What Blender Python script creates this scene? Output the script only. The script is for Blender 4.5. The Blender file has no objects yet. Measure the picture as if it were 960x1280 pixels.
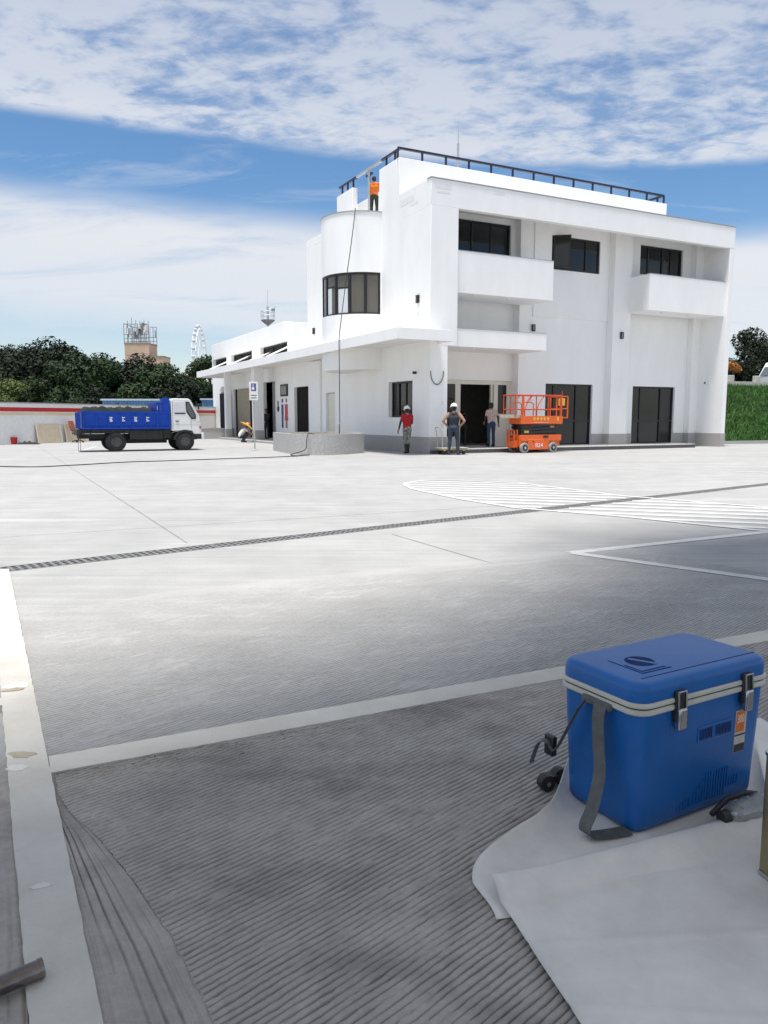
import bpy, bmesh, math, random
import numpy as np
from mathutils import Vector, Matrix, Euler
random.seed(7); RNG = np.random.default_rng(7)
R = math.radians
scene = bpy.context.scene
COL = scene.collection

# ------------------------------------------------------------------ camera
cd = bpy.data.cameras.new('camera'); cam = bpy.data.objects.new('camera', cd); COL.objects.link(cam)
cd.sensor_fit = 'HORIZONTAL'; cd.sensor_width = 36.0; cd.lens = 36.0 * 950 / 960
cd.clip_start = 0.05; cd.clip_end = 3000
CAMH = 1.3
cam.location = (0, 0, CAMH); cam.rotation_euler = (R(90) - math.atan2(118, 950), 0, 0)
scene.camera = cam

# ------------------------------------------------------------------ sky and sun
SUN_EL, SUN_AZ = R(79), R(207)          # azimuth measured from +Y towards +X
sunv = Vector((math.sin(SUN_AZ) * math.cos(SUN_EL), math.cos(SUN_AZ) * math.cos(SUN_EL), math.sin(SUN_EL)))
world = bpy.data.worlds.new('World'); scene.world = world; world.use_nodes = True
def build_world():
    nt = world.node_tree; nt.nodes.clear(); N = nt.nodes.new; L = nt.links.new
    out = N('ShaderNodeOutputWorld'); bg = N('ShaderNodeBackground'); L(bg.outputs[0], out.inputs[0])
    bg.inputs[1].default_value = 0.1
    sky = N('ShaderNodeTexSky'); sky.sky_type = 'NISHITA'; sky.sun_disc = False
    sky.sun_elevation = SUN_EL; sky.sun_rotation = SUN_AZ; sky.air_density = 1.0; sky.dust_density = 0.6; sky.ozone_density = 2.0
    tc = N('ShaderNodeTexCoord'); sep = N('ShaderNodeSeparateXYZ'); L(tc.outputs['Generated'], sep.inputs[0])
    def math_(op, a, b=None, clamp=False):
        n = N('ShaderNodeMath'); n.operation = op; n.use_clamp = clamp
        for i, v in enumerate((a, b)):
            if v is None: continue
            if isinstance(v, (int, float)): n.inputs[i].default_value = v
            else: L(v, n.inputs[i])
        return n.outputs[0]
    def ramp(v, pts):
        n = N('ShaderNodeValToRGB'); L(v, n.inputs[0]); cr = n.color_ramp; cr.interpolation = 'EASE'
        while len(cr.elements) < len(pts): cr.elements.new(0.5)
        for e, (p, c) in zip(cr.elements, pts): e.position = p; e.color = (c, c, c, 1)
        return n.outputs[0]
    z = math_('MAXIMUM', sep.outputs[2], 0.012)
    zz = math_('ADD', z, 0.10)
    px = math_('DIVIDE', sep.outputs[0], zz); py = math_('DIVIDE', sep.outputs[1], zz)
    comb = N('ShaderNodeCombineXYZ'); L(px, comb.inputs[0]); L(py, comb.inputs[1])
    def noise(scale, detail, rough, dist, loc=(0, 0, 0), rot=0, sc=(1, 1, 1)):
        m = N('ShaderNodeMapping'); m.inputs['Location'].default_value = loc; m.inputs['Rotation'].default_value = (0, 0, rot); m.inputs['Scale'].default_value = sc
        L(comb.outputs[0], m.inputs[0])
        n = N('ShaderNodeTexNoise'); n.inputs['Scale'].default_value = scale; n.inputs['Detail'].default_value = detail
        n.inputs['Roughness'].default_value = rough; n.inputs['Distortion'].default_value = dist; L(m.outputs[0], n.inputs['Vector'])
        return n.outputs['Fac']
    big = noise(0.9, 4, 0.55, 0.4, (3.1, 1.7, 0))
    # elevation wobbled by a large noise so that the cloud bank borders are uneven
    tilt = math_('MULTIPLY', sep.outputs[0], 0.055)
    el = math_('ADD', math_('ADD', sep.outputs[2], tilt), math_('MULTIPLY', math_('SUBTRACT', big, 0.5), 0.045))
    # altocumulus sheet above, clear gap, soft bank below
    upper = ramp(el, [(0.0, 0), (0.296, 0.0), (0.312, 1.0), (0.35, 0.9), (0.43, 0.78), (0.50, 0.6), (0.6, 0.8), (1.0, 0.85)])
    lower = ramp(el, [(0.0, 0.45), (0.07, 0.35), (0.13, 0.9), (0.205, 1.0), (0.248, 0.0), (1, 0.0)])
    ripple = noise(8.5, 5, 0.6, 0.35, (0.4, 0.2, 0), R(24), (0.8, 1.15, 1))
    fine = noise(24, 4, 0.6, 0.2, (1.4, 5.2, 0), R(20), (0.85, 1.15, 1))
    rip = math_('ADD', math_('MULTIPLY', ripple, 0.72), math_('MULTIPLY', fine, 0.28))
    patch = ramp(noise(1.1, 4, 0.55, 0.5, (7.3, 2.2, 0)), [(0.30, 0.0), (0.62, 1.0)])
    rm = ramp(math_('ADD', rip, math_('MULTIPLY', patch, 0.22)), [(0.43, 0.16), (0.74, 0.86)])
    m_up = math_('MULTIPLY', upper, rm)
    soft = ramp(noise(2.0, 6, 0.6, 0.5, (2.2, 9.1, 0), R(10), (0.45, 1.2, 1)), [(0.22, 0.4), (0.5, 1.0)])
    m_lo = math_('MULTIPLY', lower, soft)
    wisps = math_('MULTIPLY', ramp(noise(3.0, 6, 0.65, 1.2, (11.0, 4.0, 0), R(15), (0.4, 1.3, 1)), [(0.5, 0.0), (0.75, 0.55)]), 0.6)
    mask = math_('MAXIMUM', math_('MAXIMUM', m_up, m_lo), wisps)
    mask = math_('MULTIPLY', mask, 0.88, True)
    mix = N('ShaderNodeMix'); mix.data_type = 'RGBA'; L(mask, mix.inputs[0])
    hs = N('ShaderNodeHueSaturation'); hs.inputs['Saturation'].default_value = 1.22; hs.inputs['Value'].default_value = 0.92; L(sky.outputs[0], hs.inputs['Color'])
    L(hs.outputs[0], mix.inputs[6]); mix.inputs[7].default_value = (5.7, 5.75, 5.9, 1)
    L(mix.outputs[2], bg.inputs[0])
build_world()
sl = bpy.data.lights.new('sun', 'SUN'); sl.energy = 3.9; sl.angle = R(12.0); sl.color = (1.0, 0.965, 0.91)
sun = bpy.data.objects.new('sun', sl); COL.objects.link(sun); sun.rotation_euler = (-sunv).to_track_quat('-Z', 'Y').to_euler(); sun.location = (0, 0, 60)
vs = scene.view_settings; vs.view_transform = 'Standard'; vs.look = 'None'; vs.exposure = 0.60; vs.gamma = 1.0; vs.use_curve_mapping = False

# ------------------------------------------------------------------ materials
MATS = {}
def mat(name, col, rough=0.6, metal=0.0, var=0.0, vscale=6.0, bump=0.0, bscale=40.0, spec=0.5, col2=None, coat=0.0, detail=5, trans=0.0, stretch=None, wear=None):
    """procedural principled material; col varies with noise, optional fine bump"""
    if name in MATS: return MATS[name]
    m = bpy.data.materials.new(name); m.use_nodes = True; nt = m.node_tree; N = nt.nodes.new; L = nt.links.new
    b = nt.nodes['Principled BSDF']
    b.inputs['Roughness'].default_value = rough; b.inputs['Metallic'].default_value = metal
    b.inputs['Specular IOR Level'].default_value = spec; b.inputs['Coat Weight'].default_value = coat
    b.inputs['Transmission Weight'].default_value = trans
    b.inputs['Base Color'].default_value = (*col, 1)
    tc = N('ShaderNodeTexCoord'); mp = N('ShaderNodeMapping'); L(tc.outputs['Object'], mp.inputs[0])
    if stretch: mp.inputs['Rotation'].default_value = (0, 0, stretch[0]); mp.inputs['Scale'].default_value = stretch[1]
    if var or col2:
        n = N('ShaderNodeTexNoise'); n.inputs['Scale'].default_value = vscale; n.inputs['Detail'].default_value = detail; n.inputs['Roughness'].default_value = 0.62
        L(mp.outputs[0], n.inputs['Vector'])
        r = N('ShaderNodeValToRGB'); L(n.outputs['Fac'], r.inputs[0])
        c2 = col2 or tuple(c * (1 - var) for c in col)
        c1 = col if col2 else tuple(min(1, c * (1 + var * 0.6)) for c in col)
        r.color_ramp.elements[0].position = 0.32; r.color_ramp.elements[0].color = (*c2, 1)
        r.color_ramp.elements[1].position = 0.66; r.color_ramp.elements[1].color = (*c1, 1)
        L(r.outputs[0], b.inputs['Base Color'])
    if bump:
        n2 = N('ShaderNodeTexNoise'); n2.inputs['Scale'].default_value = bscale; n2.inputs['Detail'].default_value = 4; L(mp.outputs[0], n2.inputs['Vector'])
        bp = N('ShaderNodeBump'); bp.inputs['Strength'].default_value = bump; bp.inputs['Distance'].default_value = 0.01
        L(n2.outputs['Fac'], bp.inputs['Height']); L(bp.outputs[0], b.inputs['Normal'])
    MATS[name] = m; return m

STUCCO = mat('white_stucco', (0.87, 0.87, 0.86), 0.75, var=0.04, vscale=1.2, bump=0.25, bscale=45, stretch=(0, (1, 1, 0.3)), detail=8)
SOFFIT = mat('white_soffit', (0.80, 0.79, 0.76), 0.8, var=0.04, vscale=1.5)
COPING = mat('grey_coping', (0.42, 0.42, 0.43), 0.4, metal=0.5, var=0.1)
GRANITE = mat('grey_granite', (0.44, 0.43, 0.41), 0.6, col2=(0.33, 0.32, 0.305), vscale=26, detail=8, bump=0.1)
DARKSTONE = mat('dark_step_stone', (0.10, 0.10, 0.105), 0.45, var=0.25, vscale=8)
FRAME = mat('black_frame', (0.012, 0.012, 0.016), 0.4, var=0.1)
GLASS = mat('dark_glass', (0.014, 0.017, 0.018), 0.06, spec=0.5)
BAYGLASS = mat('bay_glass', (0.115, 0.108, 0.092), 0.09, var=0.12, vscale=2.0, spec=0.45, stretch=(0, (6, 6, 0.3)))
PANE_LIGHT = mat('pale_pane_light', (0.62, 0.66, 0.68), 0.6, var=0.04)  # light seen in the bay panes, painted as a pale colour
IVORY = mat('ivory_frame', (0.72, 0.70, 0.61), 0.5, var=0.04)
RAILM = mat('navy_rail', (0.014, 0.018, 0.045), 0.45, var=0.15)
GALV = mat('galvanised', (0.50, 0.51, 0.52), 0.45, metal=0.6, var=0.12, vscale=20)
BLACKP = mat('black_plastic', (0.018, 0.018, 0.02), 0.5, var=0.2)
WHITEP = mat('white_paint', (0.78, 0.78, 0.77), 0.5, var=0.05)

# ------------------------------------------------------------------ mesh helpers
class MB:
    def __init__(s, M=None): s.v = []; s.f = []; s.mi = []; s.M = M; s.cur = 0
    def add(s, vs_, fs):
        o = len(s.v)
        for p in vs_:
            p = Vector(p); s.v.append(tuple(s.M @ p) if s.M else tuple(p))
        for f in fs: s.f.append(tuple(i + o for i in f)); s.mi.append(s.cur)
        return s
    def box(s, x0, y0, z0, x1, y1, z1):
        x0, x1 = sorted((x0, x1)); y0, y1 = sorted((y0, y1)); z0, z1 = sorted((z0, z1))
        return s.add([(x0, y0, z0), (x1, y0, z0), (x1, y1, z0), (x0, y1, z0), (x0, y0, z1), (x1, y0, z1), (x1, y1, z1), (x0, y1, z1)],
                     [(0, 3, 2, 1), (4, 5, 6, 7), (0, 1, 5, 4), (1, 2, 6, 5), (2, 3, 7, 6), (3, 0, 4, 7)])
    def prism(s, pts, z0, z1):
        a = sum(p[0] * q[1] - q[0] * p[1] for p, q in zip(pts, pts[1:] + pts[:1]))
        if a < 0: pts = pts[::-1]
        n = len(pts)
        return s.add([(x, y, z0) for x, y in pts] + [(x, y, z1) for x, y in pts],
                     [tuple(range(n))[::-1], tuple(range(n, 2 * n))] + [(i, (i + 1) % n, n + (i + 1) % n, n + i) for i in range(n)])
    def cyl(s, p0, p1, r0, r1=None, n=10, caps=True):
        p0 = Vector(p0); p1 = Vector(p1); r1 = r0 if r1 is None else r1
        q = (p1 - p0).to_track_quat('Z', 'Y'); vs_ = []
        for p, r in ((p0, r0), (p1, r1)):
            for i in range(n):
                a = 2 * math.pi * i / n; vs_.append(p + q @ Vector((r * math.cos(a), r * math.sin(a), 0)))
        fs = [(i, (i + 1) % n, n + (i + 1) % n, n + i) for i in range(n)]
        if caps: fs += [tuple(range(n))[::-1], tuple(range(n, 2 * n))]
        return s.add(vs_, fs)
    def tube(s, path, r, n=8):
        path = [Vector(p) for p in path]; vs_ = []; fs = []; m = len(path)
        up = None
        for i, p in enumerate(path):
            t = (path[min(i + 1, m - 1)] - path[max(i - 1, 0)]).normalized()
            if up is None: up = t.orthogonal().normalized()
            up = (up - t * up.dot(t)).normalized(); sd = t.cross(up)
            rr = r[i] if isinstance(r, (list, tuple)) else r
            for k in range(n):
                a = 2 * math.pi * k / n; vs_.append(p + up * rr * math.cos(a) + sd * rr * math.sin(a))
        for i in range(m - 1):
            for k in range(n): fs.append((i * n + k, i * n + (k + 1) % n, (i + 1) * n + (k + 1) % n, (i + 1) * n + k))
        fs += [tuple(range(n))[::-1], tuple(range((m - 1) * n, m * n))]
        return s.add(vs_, fs)
    def lathe(s, prof, n=20, c=(0, 0, 0), ax='Z'):
        vs_ = []; fs = []; m = len(prof); c = Vector(c)
        for r, h in prof:
            for k in range(n):
                a = 2 * math.pi * k / n; x, y = r * math.cos(a), r * math.sin(a)
                vs_.append(c + (Vector((x, y, h)) if ax == 'Z' else Vector((x, h, y)) if ax == 'Y' else Vector((h, x, y))))
        for i in range(m - 1):
            for k in range(n): fs.append((i * n + k, i * n + (k + 1) % n, (i + 1) * n + (k + 1) % n, (i + 1) * n + k))
        fs += [tuple(range(n))[::-1], tuple(range((m - 1) * n, m * n))]
        return s.add(vs_, fs)
    def ell(s, c, r, nu=14, nv=9):
        prof = []
        vs_ = []; fs = []
        for j in range(nv + 1):
            t = math.pi * j / nv
            for k in range(nu):
                a = 2 * math.pi * k / nu
                vs_.append((c[0] + r[0] * max(math.sin(t), 1e-3) * math.cos(a), c[1] + r[1] * max(math.sin(t), 1e-3) * math.sin(a), c[2] - r[2] * math.cos(t)))
        for j in range(nv):
            for k in range(nu): fs.append((j * nu + k, j * nu + (k + 1) % nu, (j + 1) * nu + (k + 1) % nu, (j + 1) * nu + k))
        return s.add(vs_, fs)
    def wall(s, axis, a0, a1, z0, z1, p0, p1, holes=()):
        """wall along axis x or y between planes p0 < p1, with rectangular holes (a0,a1,z0,z1), no inner faces"""
        A = sorted({a0, a1, *[max(a0, min(a1, h[i])) for h in holes for i in (0, 1)]}); Z = sorted({z0, z1, *[max(z0, min(z1, h[i])) for h in holes for i in (2, 3)]})
        def solid(i, j):
            if i < 0 or j < 0 or i >= len(A) - 1 or j >= len(Z) - 1: return False
            ca, cz = (A[i] + A[i + 1]) / 2, (Z[j] + Z[j + 1]) / 2
            return not any(h[0] < ca < h[1] and h[2] < cz < h[3] for h in holes)
        P = (lambda a, p, z: (a, p, z)) if axis == 'x' else (lambda a, p, z: (p, a, z))
        def q(*c): s.add([P(*k) for k in c], [(0, 1, 2, 3)])
        for i in range(len(A) - 1):
            for j in range(len(Z) - 1):
                if not solid(i, j): continue
                a, b, c, d = A[i], A[i + 1], Z[j], Z[j + 1]
                q((a, p0, c), (b, p0, c), (b, p0, d), (a, p0, d)); q((b, p1, c), (a, p1, c), (a, p1, d), (b, p1, d))
                if not solid(i - 1, j): q((a, p1, c), (a, p0, c), (a, p0, d), (a, p1, d))
                if not solid(i + 1, j): q((b, p0, c), (b, p1, c), (b, p1, d), (b, p0, d))
                if not solid(i, j - 1): q((a, p1, c), (b, p1, c), (b, p0, c), (a, p0, c))
                if not solid(i, j + 1): q((a, p0, d), (b, p0, d), (b, p1, d), (a, p1, d))
        return s
    def build(s, name, mats, parent=None, bevel=0, smooth=False, recalc=True, seg=2):
        me = bpy.data.meshes.new(name); me.from_pydata(s.v, [], s.f)
        if not isinstance(mats, (list, tuple)): mats = [mats]
        for m in mats: me.materials.append(m)
        if len(mats) > 1: me.polygons.foreach_set('material_index', s.mi)
        if recalc:
            b = bmesh.new(); b.from_mesh(me)
            if bevel or smooth: bmesh.ops.remove_doubles(b, verts=b.verts, dist=1e-5)
            bmesh.ops.recalc_face_normals(b, faces=b.faces); b.to_mesh(me); b.free()
        o = bpy.data.objects.new(name, me); COL.objects.link(o)
        if parent: o.parent = parent
        if bevel:
            md = o.modifiers.new('bevel', 'BEVEL'); md.width = bevel; md.segments = seg; md.limit_method = 'ANGLE'; md.angle_limit = R(35)
        if smooth or bevel:
            me.polygons.foreach_set('use_smooth', [True] * len(me.polygons))
            try: me.set_sharp_from_angle(angle=R(40))
            except Exception: pass
        return o

def tag(o, label=None, cat=None, group=None, kind=None):
    if label: o['label'] = label
    if cat: o['category'] = cat
    if group: o['group'] = group
    if kind: o['kind'] = kind
    return o
def thing(name, label, cat, loc=(0, 0, 0), rz=0, group=None):
    o = bpy.data.objects.new(name, None); COL.objects.link(o); o.empty_display_size = 0.2
    o.location = loc; o.rotation_euler = (0, 0, rz); return tag(o, label, cat, group)
def copy_tree(o, parent=None):
    c = o.copy(); COL.objects.link(c); c.parent = parent
    for ch in list(o.children): copy_tree(ch, c)
    return c
def raw(name, verts, faces, mats, parent=None, smooth=False):
    """fast mesh from numpy arrays (faces: all tris or all quads)"""
    me = bpy.data.meshes.new(name); verts = np.asarray(verts, np.float32); faces = np.asarray(faces, np.int32); k = faces.shape[1]
    me.vertices.add(len(verts)); me.vertices.foreach_set('co', verts.ravel()); me.loops.add(faces.size); me.loops.foreach_set('vertex_index', faces.ravel())
    me.polygons.add(len(faces)); me.polygons.foreach_set('loop_start', np.arange(0, faces.size, k, dtype=np.int32))
    if smooth: me.polygons.foreach_set('use_smooth', np.ones(len(faces), bool))
    me.update(calc_edges=True); me.validate()
    for m in (mats if isinstance(mats, (list, tuple)) else [mats]): me.materials.append(m)
    o = bpy.data.objects.new(name, me); COL.objects.link(o)
    if parent: o.parent = parent
    return o
def text_mesh(name, body, size, depth, m, parent, loc, rot, align='CENTER', sx=1.0):
    cu = bpy.data.curves.new('txt', 'FONT'); cu.body = body; cu.size = size; cu.extrude = depth; cu.align_x = align; cu.align_y = 'CENTER'
    t = bpy.data.objects.new('txt', cu); COL.objects.link(t); dg = bpy.context.evaluated_depsgraph_get()
    me = bpy.data.meshes.new_from_object(t.evaluated_get(dg)); bpy.data.objects.remove(t); bpy.data.curves.remove(cu)
    me.name = name; me.materials.clear(); me.materials.append(m)
    o = bpy.data.objects.new(name, me); COL.objects.link(o); o.parent = parent; o.location = loc; o.rotation_euler = rot; o.scale = (sx, 1, 1); return o

PHI = R(27); CP, SP = math.cos(PHI), math.sin(PHI); BX, BY = 1.63, 27.4       # site grid is turned 27 degrees
def W(u, v, z=0.0): return Vector((BX + u * CP - v * SP, BY + u * SP + v * CP, z))

# ------------------------------------------------------------------ ground
def concrete(name, base, streak=0.10, rot=R(43), spots=0.08, bump=0.25, stain=0.0):
    m = bpy.data.materials.new(name); m.use_nodes = True; nt = m.node_tree; N = nt.nodes.new; L = nt.links.new; b = nt.nodes['Principled BSDF']
    b.inputs['Roughness'].default_value = 0.85; b.inputs['Specular IOR Level'].default_value = 0.3
    tc = N('ShaderNodeTexCoord')
    def noise(scale, det, sc=(1, 1, 1), rz=0.0, rough=0.6):
        mp = N('ShaderNodeMapping'); mp.inputs['Rotation'].default_value = (0, 0, -rz); mp.inputs['Scale'].default_value = sc
        mp.vector_type = 'POINT'; L(tc.outputs['Object'], mp.inputs[0])
        n = N('ShaderNodeTexNoise'); n.inputs['Scale'].default_value = scale; n.inputs['Detail'].default_value = det; n.inputs['Roughness'].default_value = rough
        L(mp.outputs[0], n.inputs['Vector']); return n.outputs['Fac']
    def mul(c, fac, lo, hi, p0=0.3, p1=0.7):
        r = N('ShaderNodeMapRange'); r.inputs['From Min'].default_value = p0; r.inputs['From Max'].default_value = p1
        r.inputs['To Min'].default_value = lo; r.inputs['To Max'].default_value = hi; L(fac, r.inputs[0])
        x = N('ShaderNodeVectorMath'); x.operation = 'SCALE'; L(c, x.inputs[0]); L(r.outputs[0], x.inputs['Scale']); return x.outputs[0]
    rgb = N('ShaderNodeRGB'); rgb.outputs[0].default_value = (*base, 1); c = rgb.outputs[0]
    c = mul(c, noise(0.22, 6), 1 - spots * 1.3, 1 + spots)
    c = mul(c, noise(1.7, 7), 1 - spots, 1 + spots)
    c = mul(c, noise(1.0, 6, (0.35, 9, 1), rot), 1 - streak, 1 + streak * 0.7)
    c = mul(c, noise(55, 3), 0.93, 1.06)
    c = mul(c, noise(0.9, 5, (0.25, 2.5, 1), R(10)), 1 - streak, 1.0, 0.45, 0.35)
    if stain:
        c = mul(c, noise(2.6, 5, (0.7, 1.3, 1), R(50)), 1 - stain, 1.0, 0.34, 0.47); c = mul(c, noise(9, 6), 1 - stain * 0.4, 1.05, 0.35, 0.6)
    L(c, b.inputs['Base Color'])
    n = noise(70, 5); bp = N('ShaderNodeBump'); bp.inputs['Strength'].default_value = bump; bp.inputs['Distance'].default_value = 0.006; L(n, bp.inputs['Height']); L(bp.outputs[0], b.inputs['Normal'])
    return m
CONC = concrete('yard_concrete', (0.387, 0.384, 0.376))
GROOVE = concrete('tined_concrete', (0.405, 0.378, 0.345), streak=0.05, spots=0.10, bump=0.6, stain=0.26)  # warm tint painted in to offset the bluish shade; far panel stays neutral
GROOVE2 = concrete('fine_tined_concrete', (0.392, 0.386, 0.375), streak=0.05, spots=0.07, bump=0.4)
STRIPC = mat('smooth_strip', (0.60, 0.575, 0.515), 0.8, col2=(0.49, 0.465, 0.41), vscale=3.0, detail=8, bump=0.3, bscale=90)
LINE = mat('road_paint', (0.60, 0.60, 0.59), 0.7, col2=(0.49, 0.49, 0.48), vscale=5, detail=8)
JOINT = mat('joint_sealant', (0.22, 0.215, 0.21), 0.9, var=0.4, vscale=4)
DA = R(38); DX, DY = Vector((math.cos(DA), math.sin(DA), 0)), Vector((-math.sin(DA), math.cos(DA), 0)); DO = Vector((-3.3, 6.43, 0))
def D(s, t, z=0.0): return DO + DX * s + DY * t + Vector((0, 0, z))
S0, S1, HW = -3.0, 17.0, 0.13
g = MB(); BIG = 1500
g.add([D(-BIG, -BIG), D(BIG, -BIG), D(BIG, -HW), D(-BIG, -HW)], [(0, 1, 2, 3)])
g.add([D(-BIG, HW), D(BIG, HW), D(BIG, BIG), D(-BIG, BIG)], [(0, 1, 2, 3)])
g.add([D(-BIG, -HW), D(S0, -HW), D(S0, HW), D(-BIG, HW)], [(0, 1, 2, 3)]); g.add([D(S1, -HW), D(BIG, -HW), D(BIG, HW), D(S1, HW)], [(0, 1, 2, 3)])
tag(g.build('ground', CONC, recalc=False), kind='structure')
# trench drain: a channel let into the ground with grate panels
drain = thing('trench_drain', 'long grey trench drain with slotted grates crossing the concrete yard', 'drain', tuple(DO), DA)
IRON = mat('grate_steel', (0.20, 0.20, 0.195), 0.6, metal=0.1, var=0.3, vscale=12)
MUD = mat('drain_channel', (0.11, 0.105, 0.10), 0.9, var=0.3)
ch = MB(); ch.box(S0, -HW, -0.25, S1, -HW + 0.02, -0.012); ch.box(S0, HW - 0.02, -0.25, S1, HW, -0.012); ch.box(S0, -HW + 0.02, -0.25, S1, HW - 0.02, -0.23); ch.build('channel', MUD, drain)
gp = MB(); PW = 0.995
for y0, y1 in ((-0.125, -0.103), (-0.052, -0.032), (0.032, 0.052), (0.103, 0.125)): gp.box(0, y0, -0.025, PW, y1, 0.003)
nb = 14
for i in range(nb + 1):
    x = i * (PW - 0.03) / nb
    for y0, y1 in ((-0.103, -0.052), (-0.032, 0.032), (0.052, 0.103)): gp.box(x, y0, -0.022, x + 0.03, y1, 0.001)
g0 = gp.build('grate_panel', IRON, drain); g0.location = (S0, 0, 0)
for i in range(1, int(S1 - S0)):
    o = g0.copy(); COL.objects.link(o); o.location = (S0 + i, 0, 0)
def ribbon(name, pts, w, z, m, parent=None):
    """flat strip along a polyline (world xy), thickness from z-0.003"""
    b = MB(); P = [Vector((p[0], p[1])) for p in pts]; Lp = []; Rp = []
    for i, p in enumerate(P):
        t = (P[min(i + 1, len(P) - 1)] - P[max(i - 1, 0)]).normalized(); n = Vector((-t.y, t.x)) * w / 2; Lp.append(p + n); Rp.append(p - n)
    for i in range(len(P) - 1):
        b.add([(*Rp[i], z), (*Rp[i + 1], z), (*Lp[i + 1], z), (*Lp[i], z)], [(0, 1, 2, 3)])
    return b.build(name, m, parent, recalc=False)
UA = Vector((CP, SP)); VA = Vector((-SP, CP))
J = lambda p, d, a, b, nm='expansion_joint': tag(ribbon(nm, [Vector(p) + d * (a + (b - a) * i / 8) for i in range(9)], 0.009, 0.004, JOINT), kind='structure')
J((-2.03, 7.78), VA, 0.05, 30); J((0.09, 8.43), -VA, 0.0, 3.6); J((-4.19, 8.2), UA, 0, 12.5); J((-7.3, 18.3), UA, -12, 9); J((4.0, 16.4), UA, 1, 16)

# strips of smooth concrete
def slab_strip(name, p, d, n, a, b, w, z):
    m = MB(); k = max(2, int((b - a) / 0.045)); rr = random.Random(5)
    p = Vector(p); vs_ = []; e0 = [rr.uniform(-.002, .002) for _ in range(k + 1)]; e1 = [rr.uniform(-.002, .002) for _ in range(k + 1)]
    for i in range(k + 1):
        c = p + d * (a + (b - a) * i / k); q0 = c + n * (-w / 2 + e0[i]); q1 = c + n * (w / 2 + e1[i])
        vs_ += [(*q0, 0.001), (*q0, z), (*q1, z), (*q1, 0.001)]
    fs = []
    for i in range(k):
        for j in range(3): fs.append((4 * i + j, 4 * i + j + 1, 4 * i + j + 5, 4 * i + j + 4))
    m.add(vs_, fs); return tag(m.build(name, STRIPC), kind='structure')
VR = (VA - UA * 0.0166).normalized(); UR_ = (UA - VA * 0.023).normalized(); UN = Vector((VR.y, -VR.x)); VN = Vector((-UR_.y, UR_.x))
slab_strip('border_strip', Vector((-1.36, 2.72)) + UA * 0.017, VR, UN, -2.6, 4.02, 0.137, 0.035)
slab_strip('cross_strip', Vector((-1.36, 2.72)) + VA * -0.11, UR_, VN, 0.088, 7.0, 0.148, 0.034)

# tined (raked) concrete: real grooves
def arc_x(v):      # trowelled wedge beside the border strip: its right edge, u as function of v (strip frame)
    return float(np.interp(v, (-2.4, -1.9, -1.54, -1.25, -0.97, -0.69, -0.5, -0.35), (0.30, 0.325, 0.318, 0.295, 0.25, 0.185, 0.125, 0.10)))
def vc(u): return -0.11 - 0.023 * u      # centre line of the cross strip in the strip frame
SO = Vector((-1.36, 2.72))
def ST(u, v): p = SO + UA * u + VA * v; return (p.x, p.y)
NZ = np.random.default_rng(3)
def smooth_noise(n, k):
    a = NZ.standard_normal(n + 2 * k); ker = np.hanning(2 * k + 1); ker /= ker.sum(); return np.convolve(a, ker, 'valid')[:n]
def tined(name, rows, pitch, ang, gdepth, fade=None, nseg=230, seedamp=1.0, z0=0.030, curve=0.0, m=None):
    """rows: function k-> (start xy, end xy) giving each groove line"""
    V = []; prof = [(-0.5, 0), (-0.125, 0), (-0.19, 1), (0.19, 1), (0.125, 0)]
    lines = [r for r in rows if r is not None]
    nl = len(lines); npf = len(prof)
    base_w = smooth_noise(nseg, 14) * 0.005
    arr = np.zeros((nl * npf, nseg, 3), np.float32)
    dep2 = NZ.standard_normal((nl + 24, nseg + 24))
    ker = np.hanning(9); ker /= ker.sum()
    dep2 = np.apply_along_axis(lambda a: np.convolve(a, ker, 'same'), 1, dep2)
    kb = np.hanning(25); kb /= kb.sum()
    big = NZ.standard_normal((nl + 24, nseg + 24))
    big = np.apply_along_axis(lambda a: np.convolve(a, kb, 'same'), 1, big); big = np.apply_along_axis(lambda a: np.convolve(a, kb, 'same'), 0, big)
    big = big / big.std()
    for i, (A, B) in enumerate(lines):
        A = np.array(A); B = np.array(B); t = np.linspace(0, 1, nseg)[:, None]; P = A + (B - A) * t
        d = (B - A) / np.linalg.norm(B - A); n = np.array([-d[1], d[0]])
        wob = smooth_noise(nseg, 4) * 0.0016 * seedamp + smooth_noise(nseg, 14) * 0.0022 + base_w
        sag = curve * 4 * t[:, 0] * (1 - t[:, 0])
        depth = np.clip(0.75 + 0.8 * dep2[i, :nseg] + 0.30 * big[i, :nseg], 0.02, 1.05) * gdepth
        width = np.clip(1 + 0.5 * smooth_noise(nseg, 3) + 0.15 * big[i, :nseg], 0.4, 1.6)
        f = fade(P) if fade else np.ones(nseg)
        for j, (o, dp) in enumerate(prof):
            oo = math.copysign(0.105, o) + math.copysign(0.085, o) * np.clip(depth / gdepth, 0, 1) * f if dp else o
            off = oo * pitch * (width if abs(o) < 0.3 else 1)
            q = P + n * (off + (wob + sag))[:, None]
            arr[i * npf + j, :, :2] = q; arr[i * npf + j, :, 2] = np.maximum(0.002, 0.0025 + f * (z0 - 0.0025 - dp * depth + smooth_noise(nseg, 1) * 0.0007))
    nr = nl * npf; idx = np.arange(nr * nseg).reshape(nr, nseg)
    F = np.stack([idx[:-1, :-1], idx[:-1, 1:], idx[1:, 1:], idx[1:, :-1]], -1).reshape(-1, 4)
    o = raw(name, arr.reshape(-1, 3), F, m or GROOVE, smooth=False)
    return tag(o, kind='structure')
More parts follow.
